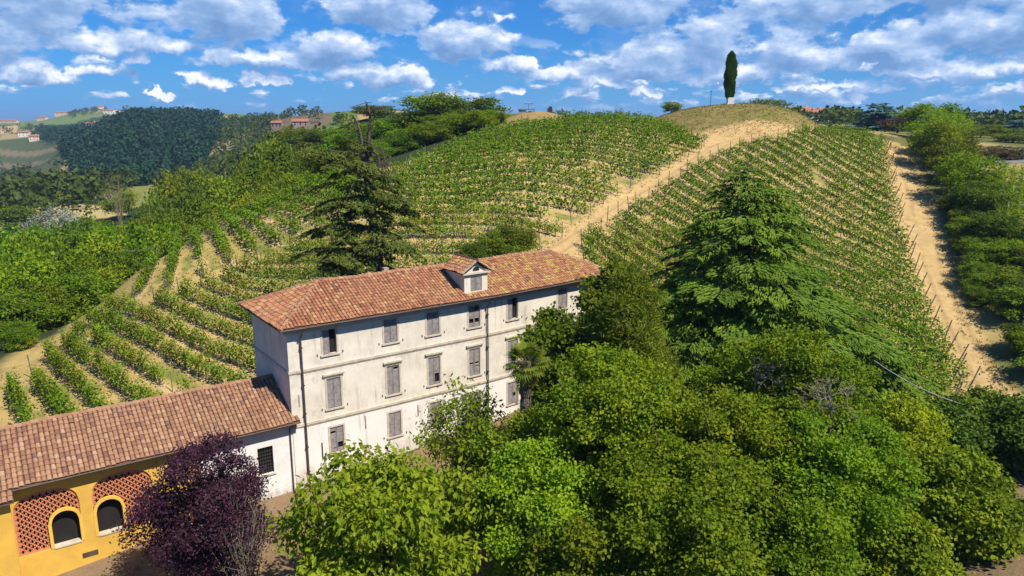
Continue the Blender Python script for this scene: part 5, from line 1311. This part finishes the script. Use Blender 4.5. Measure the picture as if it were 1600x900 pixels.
L_oleander = mat_leaf('oleander', (.05, .08, .02), (.10, .14, .03), .3, ((.62, .16, .24), 1.0), tcol=(1, .9, .8), clump=1.2); PN[5] = [wood_proto('o', L_oleander, 650, 7, 500, .5, .36, 12, **KW)]
for (u, v) in ((1545, 250), (1562, 249), (1578, 251), (1596, 251)):
    p = hit(u, v); put_tree(5, p[0], p[1], 2.3, 1.7, 'pink flowering oleander bush beside the road', 'oleanders beside the road', 'oleander_bush')
def blue_cedar(label, u, vt, D, R, seed, mat):
    base, H = base_of(u, vt, D); t = thing('blue_cedar', label, 'tree', base); r = np.random.default_rng(seed); out = []; mb = MB(); mb.tube([(0, 0, -1), (0, 0, H*.97)], [.35, .03], 7); z = H*.12; k = 0
    while z < H-.3:
        ln0 = R*(1-z/H)**.6+.3
        for i in range(8): spray(r, out, np.array([0, 0, z+r.normal(0, .2)]), k*1.1+i*.785+r.normal(0, .25), ln0*r.uniform(.55, 1.15), min(2.6, ln0*.7), .26, .14, 22, .6, .3)
        z += .7; k += 1
    mb.build('trunk', M_bark, t); sprays_mesh(out, mat, t)
blue_cedar('blue green cedar on the skyline right of the mound', 1375, 160, 185, 6.0, 1, L_blue); blue_cedar('smaller blue cedar left of the copper tree', 1345, 190, 190, 4.0, 2, L_blue)
blue_cedar('dark conifer beside the far village houses', 1298, 168, 420, 5.0, 3, L_oldcedar); blue_cedar('bluish conifer cut by the right edge of the picture', 1592, 185, 230, 6.0, 4, L_blue)
blue_cedar('slim dark fir rising from the left wood', 395, 235, 130, 2.6, 5, L_deodar); blue_cedar('dark fir among the yellow green trees of the left wood', 447, 235, 140, 3.0, 6, L_deodar)
bare_shrub('bare_tree', 'leafless grey tree on the skyline beside the wood', 788, 165, 160, 2.2, 6, 16, M_dead, 'tree')

for (u, vt, D, R) in ((768, 352, 80, 1.9), (792, 345, 82, 2.2), (818, 352, 83, 1.8), (742, 372, 77, 1.6)):
    b, H = base_of(u, vt, D); put_tree(1, b[0], b[1], H, R, 'small dark fruit tree behind the right half of the villa roof', 'fruit trees behind the villa', 'fruit_tree')

# ------------------------------------------------------------------ far country: woods, villages, road, ruin, wires
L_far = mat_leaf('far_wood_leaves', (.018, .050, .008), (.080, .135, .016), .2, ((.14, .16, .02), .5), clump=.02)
L_shade = mat_leaf('cloud_shaded_leaves', (.006, .024, .014), (.018, .050, .022), .1, clump=.02)  # ridge leaves with the cloud shadow put into their colour
def wood_mass(name, label, polys, spacing, mat, seed, hh, keep=None, n=34):
    r = np.random.default_rng(seed); P = []
    for poly, D0, sp in polys:
        A = plan(poly, D0, 3200); lo = A.min(0); hi = A.max(0); ar = (hi-lo).prod(); m = int(ar/sp**2); q = r.uniform(lo, hi, (m, 2)); P.append(q[in_poly(q[:, 0], q[:, 1], A)])
    P = np.concatenate(P); 
    if keep is not None: P = P[keep(P[:, 0], P[:, 1])]
    Z = ground_raw(P[:, 0], P[:, 1]); m = len(P); H = hh*r.uniform(.55, 1.2, m); R = H*r.uniform(.4, .62, m)
    d = unit(r.normal(size=(m, n, 3))+[0, 0, .35]); c = np.stack([P[:, 0], P[:, 1], Z+H*.55], -1)[:, None]
    X = c+d*np.stack([R, R, H*.45], -1)[:, None]*r.uniform(.75, 1.05, (m, n, 1)); s = (R[:, None]*r.uniform(.36, .6, (m, n))).ravel()
    V, F_ = leaf_quads(X.reshape(-1, 3), unit(r.normal(size=(m*n, 3))), unit(d.reshape(-1, 3)+r.normal(0, .18, (m*n, 3))+[0, 0, .2]), s, s*.9, .1)
    v = np.clip(np.repeat(r.random(m)*.6, n)+r.random(m*n)*.4, 0, 1); o = mesh_np(name, V, F_, mat, None, {'v': np.repeat(v, 4)}); tag(o, label, 'wood', None, 'stuff'); return o
wood_mass('dense_far_forest', 'dense forest on the ridge far left, coloured dark for cloud shadow', [([(95, 235), (150, 205), (205, 185), (250, 178), (345, 186), (352, 200), (330, 240), (315, 262), (285, 272), (200, 292), (150, 285), (110, 270)], 350, 6.6), ([(60, 205), (130, 200), (160, 208), (120, 222), (60, 222)], 500, 12)], 0, L_shade, 1, 10)
wood_mass('valley_forest', 'green woods filling the far left valley and slopes',
          [([(345, 190), (430, 188), (425, 215), (440, 240), (470, 232), (520, 215), (540, 230), (420, 280), (320, 285), (300, 275), (335, 240)], 260, 9), ([(0, 290), (120, 292), (200, 300), (175, 318), (90, 322), (0, 326)], 220, 7), ([(110, 285), (215, 283), (210, 296), (120, 305)], 300, 8), ([(240, 280), (330, 285), (310, 330), (245, 335), (262, 310)], 200, 8),
           ([(-20, 312), (60, 312), (160, 308), (185, 322), (150, 345), (0, 370), (-20, 370)], 170, 9), ([(0, 262), (100, 258), (110, 285), (0, 292)], 400, 20), ([(0, 202), (60, 197), (110, 203), (100, 215), (0, 216)], 800, 30), ([(90, 176), (130, 168), (170, 171), (165, 176), (110, 186)], 1200, 22), ([(200, 178), (255, 184), (255, 200), (190, 198)], 1000, 30),
           ([(430, 186), (520, 183), (560, 185), (540, 200), (500, 195), (470, 190)], 350, 14)], 0, L_far, 2, 8.5)
def fringe(seed, u0, u1, v0, v1, D, n, h): 
    r = np.random.default_rng(seed); out = []
    for i in range(n):
        u = r.uniform(u0, u1); p = at(u, np.interp(u, [u0, u1], [v0, v1]), D*r.uniform(.85, 1.2)); out.append((p[0], p[1]))
    return out
def skyline(name, label, specs, mat, seed):
    r = np.random.default_rng(seed); P = np.array([q for s in specs for q in fringe(*s)]); hh = np.concatenate([[s[7]]*s[6] for s in specs])
    Z = ground_raw(P[:, 0], P[:, 1]); m = len(P); n = 26; H = hh*r.uniform(.6, 1.25, m); R = H*r.uniform(.4, .7, m)
    d = unit(r.normal(size=(m, n, 3))+[0, 0, .35]); c = np.stack([P[:, 0], P[:, 1], Z+H*.5], -1)[:, None]
    X = c+d*np.stack([R, R, H*.5], -1)[:, None]*r.uniform(.7, 1.05, (m, n, 1)); s = (R[:, None]*r.uniform(.45, .75, (m, n))).ravel()
    V, F_ = leaf_quads(X.reshape(-1, 3), unit(r.normal(size=(m*n, 3))), unit(d.reshape(-1, 3)+r.normal(0, .18, (m*n, 3))), s, s*.9, .1)
    o = mesh_np(name, V, F_, mat, None, {'v': np.repeat(np.clip(r.random(m*n), 0, 1), 4)}); tag(o, label, 'wood', None, 'stuff')
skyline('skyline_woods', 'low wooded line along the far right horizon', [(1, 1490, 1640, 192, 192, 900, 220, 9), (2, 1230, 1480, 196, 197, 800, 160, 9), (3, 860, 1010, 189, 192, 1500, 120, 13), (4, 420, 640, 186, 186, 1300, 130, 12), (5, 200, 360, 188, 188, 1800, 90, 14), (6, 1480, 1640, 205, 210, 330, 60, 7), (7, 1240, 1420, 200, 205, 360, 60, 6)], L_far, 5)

M_stucco = mat_noise('village_stucco', (.72, .60, .45), (.62, .50, .38), .5, .9); M_stucco2 = mat_noise('village_white', (.80, .77, .70), (.70, .66, .60), .5, .9)
M_rtile = mat_noise('village_roof', (.40, .15, .08), (.30, .12, .07), .8, .9)
def house(label, u, v, D, w, d, h, rz, mat, group=None, nwin=3, rows=2):
    p = at(u, v, D); z = gz(p[0], p[1]); t = thing('village_house', label, 'house', (p[0], p[1], z), rz, group)
    m = MB(); m.box((-w/2, -d/2, -3), (w/2, d/2, h)); m.add([(-w/2, -d/2, h), (-w/2, d/2, h), (-w/2, 0, h+d*.22)], [(0, 2, 1)]); m.add([(w/2, -d/2, h), (w/2, d/2, h), (w/2, 0, h+d*.22)], [(0, 1, 2)]); m.build('wall', mat, t)
    r = MB(); a, b = w/2+.5, d/2+.6; e = h-.15; k = h+d*.22+.08
    for s in (1, -1): r.add([(-a, s*b, e), (a, s*b, e), (a, 0, k), (-a, 0, k), (-a, s*b, e+.2), (a, s*b, e+.2), (a, 0, k+.2), (-a, 0, k+.2)], [(0, 1, 2, 3), (4, 5, 6, 7), (0, 1, 5, 4), (0, 3, 7, 4), (1, 2, 6, 5)])
    ro = r.build('roof', M_rtile, t); c = MB(); c.box((w*.2, -.4, h+d*.1), (w*.2+.8, .4, h+d*.22+1.2)); c.build('chimney', mat, ro)
    for j in range(rows):
        for i in range(nwin):
            x = -w/2+(i+.5)*w/nwin; zz = h*(j+.5)/rows; q = MB(); q.box((x-.5, -d/2-.06, zz-.7), (x+.5, -d/2-.002, zz+.7)); wn = q.build('window', M_dark, t)
VG = [('tall cream village house left of the terrace on the far right hill', 1253, 186, 500, 11, 9, 6, .3, 0), ('long ochre terrace house on the far right hill', 1262, 188, 470, 15, 8, 5, .2, 0), ('white village house below the ochre terrace', 1272, 193, 440, 12, 8, 5, -.2, 1),
      ('pink roofed house beside the far conifer', 1285, 191, 455, 10, 8, 6, .5, 1), ('small house with red roof highest on the far right hill', 1240, 179, 540, 9, 7, 6, 0., 0), ('white house low on the far right slope', 1318, 197, 430, 11, 8, 4.5, .1, 1)]
for l, u, v, D, w, d, h, rz, k in VG: house(l, u, v, D, w, d, h, rz, (M_stucco, M_stucco2)[k])
VL = [('red roofed farmhouse on the brown ridge left of centre', 469, 181, 640, 13, 9, 3.4, .2, 2), ('long low shed under the brown ridge farmhouse', 476, 187, 600, 17, 8, 2.4, .1, 2), ('small farmhouse at the left end of the brown ridge', 433, 184, 650, 9, 7, 3.5, 0, 2),
      ('white farmhouse on the green slope at the far left', 38, 205, 1100, 14, 10, 6, .2, 1), ('red roofed farm below the white farmhouse at the far left', 52, 207, 1050, 12, 10, 6, .5, 0), ('pale farm in the dark trees of the far left valley', 145, 203, 900, 11, 9, 5, 0, 1),
      ('long house below the summit of the farthest left hill', 98, 173, 1850, 34, 12, 7, .1, 0), ('white house on the right shoulder of the farthest left hill', 172, 180, 1700, 22, 12, 7, 0, 1), ('small house on the summit of the farthest left hill', 157, 167, 1900, 14, 10, 7, .2, 1), ('houses row on the horizon at the far left edge', 12, 186, 1850, 46, 12, 6, 0, 0), ('second row of houses on the far left horizon', 66, 183, 1800, 20, 12, 6, 0, 0),
      ('small white house in the valley behind the bare poplar', 172, 287, 400, 9, 7, 4.5, .3, 1), ('white shed among the trees at the left edge', 10, 366, 190, 9, 6, 3.5, .2, 1)]
M_stucco3 = mat_noise('brown_stucco', (.34, .26, .20), (.26, .20, .16), .5, .9)
for l, u, v, D, w, d, h, rz, k in VL: house(l, u, v, D, w, d, h, rz, (M_stucco, M_stucco2, M_stucco3)[k])
bare_shrub('bare_poplar', 'half bare pale poplar standing in the valley meadow', 180, 272, 250, 5.5, 66, 46, mat_noise('pale_bark', (.33, .28, .17), (.25, .21, .12), 2), 'tree')

# road with low wall and railing posts
def build_road():
    pts = [hit(u, v) for u, v in ((1500, 262), (1525, 258), (1550, 256), (1575, 254), (1600, 251), (1640, 246))]; w = 2.3; V = []; F_ = []
    for i, p in enumerate(pts):
        t = pts[min(i+1, len(pts)-1)]-pts[max(i-1, 0)]; t = t[:2]/np.linalg.norm(t[:2]); nn = np.array([-t[1], t[0]])
        for s in (-1, 1):
            q = p[:2]+nn*s*w; V.append((q[0], q[1], p[2]+.25)); 
        for s in (-1, 1):
            q = p[:2]+nn*s*(w+.3); V.append((q[0], q[1], p[2]-1.2))
    for i in range(len(pts)-1):
        a = i*4; b = a+4; F_ += [(a, b, b+1, a+1), (a+2, b+2, b, a), (a+1, b+1, b+3, a+3)]
    o = mesh_np('road', np.array(V), np.array(F_), mat_noise('asphalt', (.23, .22, .21), (.17, .165, .16), 1.5, .9)); tag(o, None, None, None, 'structure')
    m = MB(); q = []
    for p in pts: q.append((p[0]+.6, p[1]+3.0, p[2]))
    for a, b in zip(q[:-1], q[1:]):
        m.add([(a[0], a[1], a[2]-.5), (b[0], b[1], b[2]-.5), (b[0], b[1], b[2]+1.1), (a[0], a[1], a[2]+1.1), (a[0], a[1]+.35, a[2]-.5), (b[0], b[1]+.35, b[2]-.5), (b[0], b[1]+.35, b[2]+1.1), (a[0], a[1]+.35, a[2]+1.1)], [(0, 1, 2, 3), (7, 6, 5, 4), (3, 2, 6, 7), (0, 4, 5, 1), (0, 3, 7, 4), (1, 5, 6, 2)])
    o = m.build('roadside_wall', mat_noise('pinkish_wall', (.45, .30, .25), (.36, .25, .20), 1.5, .9)); tag(o, 'low pinkish wall between road and oleanders', 'wall')
    r = np.random.default_rng(3); pr = None
    for i, (u, v) in enumerate(((1540, 250), (1556, 248), (1573, 247), (1590, 246))):
        p = hit(u, v); mm = MB()
        if pr is None: mm.box((-.15, -.15, -.3), (.15, .15, 1.5)); mm.box((-.2, -.2, 1.5), (.2, .2, 1.6)); pr = o = mm.build('wall_pillar', M_stucco2)
        else: o = pr.copy(); COL.objects.link(o)
        o.location = tuple(p); tag(o, 'small white pillar on the pinkish roadside wall', 'pillar', 'white pillars on the roadside wall')
    # little vineyard at the right edge with white posts
    pr = None
    src = next(o for o in S.objects if o.name.startswith('grapevine'))
    for i in range(4):
        for j in range(9):
            p = hit(1566+i*15-j*1.2, 282+j*9.5+i*2)
            dup(src, tuple(p), .9+r.normal(0, .2), 'leafy vine in the small vineyard at the right edge below the road', 'vines of the small right vineyard', float(r.uniform(1.0, 1.3)))
    for (u, v) in ((1558, 300), (1562, 325), (1566, 278), (1580, 318), (1590, 345), (1572, 345), (1596, 300)):
        p = hit(u, v)
        if pr is None: mm = MB(); mm.tube([(0, 0, -.2), (0, 0, 2.3)], .06, 6); pr = o = mm.build('white_post', M_stucco2)
        else: o = pr.copy(); COL.objects.link(o)
        o.location = tuple(p); tag(o, 'white concrete post in the small vineyard at the right edge', 'post', 'white posts of the small right vineyard')
build_road()
def ruin():
    x, y = KNOLL; z = gz(x, y); t = thing('ruined_shelter', 'small stone ruin with a flat slab roof on the sandy knoll', 'ruin', (x, y, z-.3)); t.scale = (.62, .62, .5)
    st = mat_noise('ruin_stone', (.36, .31, .25), (.22, .19, .15), 1.5, .95, 5, .6)
    m = MB(); m.box((-2.6, -1.8, -1.5), (-.4, -.9, 1.3)); m.box((-2.6, -.9, -1.5), (-1.9, 1.5, 1.5)); m.box((.3, -1.5, -1.5), (1.2, -1.0, .9)); m.build('wall', st, t)
    s = MB(); s.box((-2.9, -2.1, 1.5), (2.2, 1.7, 1.75)); s.build('slab_roof', mat_noise('dark_slab', (.20, .16, .12), (.28, .23, .17), 2, .9), t)
    p = MB(); p.tube([(1.9, -1.8, -1), (1.9, -1.8, 1.5)], .08, 6); p.build('prop', M_iron, t)
    a = MB(); a.tube([(0, 0, -1), (0, 0, 1.5)], .04, 5); a.box((-.8, -.3, 1.5), (.8, .3, 1.6)); o = a.build('flat_canopy', M_iron, None, loc=(x+.3, y+3.2, z)); tag(o, 'dark flat canopy on a stem behind the ruin', 'canopy')
    b = MB(); b.box((-.35, -.3, -.6), (.35, .3, .9)); b.box((-.25, -.2, .9), (.25, .2, 1.1)); q = (x+4.2, y-.5); o = b.build('dark_post', M_iron, None, loc=(q[0], q[1], gz(*q))); tag(o, 'short dark post on the knoll right of the ruin', 'post')
ruin()
def pole_and_wire():
    pw = mat_noise('pole_wood', (.10, .075, .055), (.15, .115, .085), 4, .95); P = []
    for l, u, vt, D, vb in (('dark wooden pole at the left wood edge carrying a wire', 384, 345, 93, 0), ('wooden pole behind the villa roof carrying a wire', 763, 354, 80, 0), ('thin wooden pole low in the left wood edge', 276, 370, 96, 0)):
        b, H = base_of(u, vt, D); m = MB(); m.tube([(0, 0, -.4), (0, 0, H)], [.14, .10], 7); m.box((-.5, -.06, H-.5), (.5, .06, H-.38)); o = m.build('utility_pole', pw, None, loc=b); tag(o, l, 'pole'); P.append((b[0], b[1], b[2]+H-.4))
    P = [P[2], P[0], P[1]]; ends = [tuple(at(195, 392, 105)), *P, tuple(at(905, 385, 92))]; cm = mat_noise('pale_cable', (.30, .36, .34), (.26, .31, .30), 1, .5)
    for i, (a, b) in enumerate(zip(ends[:-1], ends[1:])):
        a = Vector(a); b = Vector(b); m = MB(); sg = (b-a).length*.025
        m.tube([a+(b-a)*q-Vector((0, 0, 4*sg*q*(1-q))) for q in np.linspace(0, 1, 15)], .022, 4, cap=False); o = m.build('overhead_cable', cm); tag(o, ['pale cable running into the left wood from its last pole', 'pale cable between the two poles at the left wood edge', 'pale cable spanning the vines behind the old cedar', 'pale cable leading right from the pole behind the villa'][i], 'cable')
    a = at(1420, 597, 44); b = at(1512, 634, 44); m = MB(); m.tube([a+(b-a)*q-np.array([0, 0, .5*q*(1-q)]) for q in np.linspace(-.6, 1.5, 12)], .022, 4); o = m.build('overhead_cable', cm); tag(o, 'pale cable crossing above the shrubs at the end of the right track', 'cable')
pole_and_wire()

def tufts():
    m, n = new_mat('dry_grass'); v = n('ShaderNodeAttribute', attribute_name='v').outputs['Fac']; finish(n, n.ramp(v, [(0, (.34, .25, .09)), (.5, (.26, .22, .06)), (1, (.12, .17, .025))]), .9, spec=.1)
    r = np.random.default_rng(8); pts = []; vs = []
    def sc(n_, lo, hi, test, vlo, vhi, hh):
        q = r.uniform(lo, hi, (n_, 2)); q = q[test(q[:, 0], q[:, 1])]; pts.append(np.column_stack([q, np.full(len(q), hh)])); vs.append(r.uniform(vlo, vhi, len(q)))
    sc(5200, (MOUND[0]-18, MOUND[1]-18), (MOUND[0]+18, MOUND[1]+10), lambda x, y: np.hypot(x-MOUND[0], y-MOUND[1]) < 16.5, .0, .8, .22)
    for P, n_, h_ in ((PATH_MID, 700, .22), (PATH_RIGHT, 900, .22)):
        L_ = np.vstack([P, P[:1]]); sc(n_*14, P.min(0)-3, P.max(0)+3, lambda x, y: seg_dist(x, y, L_) < .8, .1, .9, h_)
    sc(3500, PATH_LEFT.min(0), PATH_LEFT.max(0), lambda x, y: in_poly(x, y, PATH_LEFT), .0, .6, .25)
    for key, P, n_ in (('A', POLY_A, 8000), ('B', POLY_B, 2600), ('D', POLY_D, 3500)):
        ph = PHI[key][0]; sc(n_, P.min(0), P.max(0), lambda x, y: in_poly(x, y, P) & (abs((ph(x, y) % 1)-.5) < .3) & (vnoise(x, y, .12, 31) > -.15), .15, 1.0, .24)
    sc(4000, YARD.min(0), YARD.max(0), lambda x, y: in_poly(x, y, YARD) & (vnoise(x, y, .2, 33) > 0), .3, 1.0, .22)
    P = np.concatenate(pts); v = np.concatenate(vs); k = 5; m_ = len(P); Z = ground_raw(P[:, 0], P[:, 1]); B = np.repeat(np.column_stack([P[:, :2], Z]), k, 0)+np.column_stack([r.normal(0, .12, (m_*k, 2)), np.full(m_*k, -.02)])
    h = np.repeat(P[:, 2], k)*r.uniform(.5, 1.3, m_*k); D = unit(np.column_stack([r.normal(0, .55, (m_*k, 2)), np.ones(m_*k)])); V, F_ = leaf_quads(B, D, r.normal(size=(m_*k, 3)), h, h*.35, .05)
    o = mesh_np('dry_grass_tufts', V, F_, m, None, {'v': np.repeat(np.clip(np.repeat(v, k)+r.normal(0, .12, m_*k), 0, 1), 4)}); tag(o, 'dry grass tufts on mound, track edges and between the rows', 'grass', None, 'stuff')
tufts()

# ------------------------------------------------------------------ the air: thin haze towards the far hills
def build_haze():
    m = bpy.data.materials.new('haze'); m.use_nodes = True; m.node_tree.nodes.clear(); n = NT(m.node_tree)
    v = n('ShaderNodeVolumePrincipled', {'Color': (.42, .64, .98, 1), 'Density': HAZE, 'Anisotropy': .2}); n('ShaderNodeOutputMaterial', {'Volume': v.outputs[0]})
    b = MB(); b.box((-15000, -15000, -60), (15000, 15000, 110)); o = b.build('haze', m); tag(o, 'thin blue haze over the far hills', 'haze', None, 'stuff')
HAZE = 0.00013
build_haze()
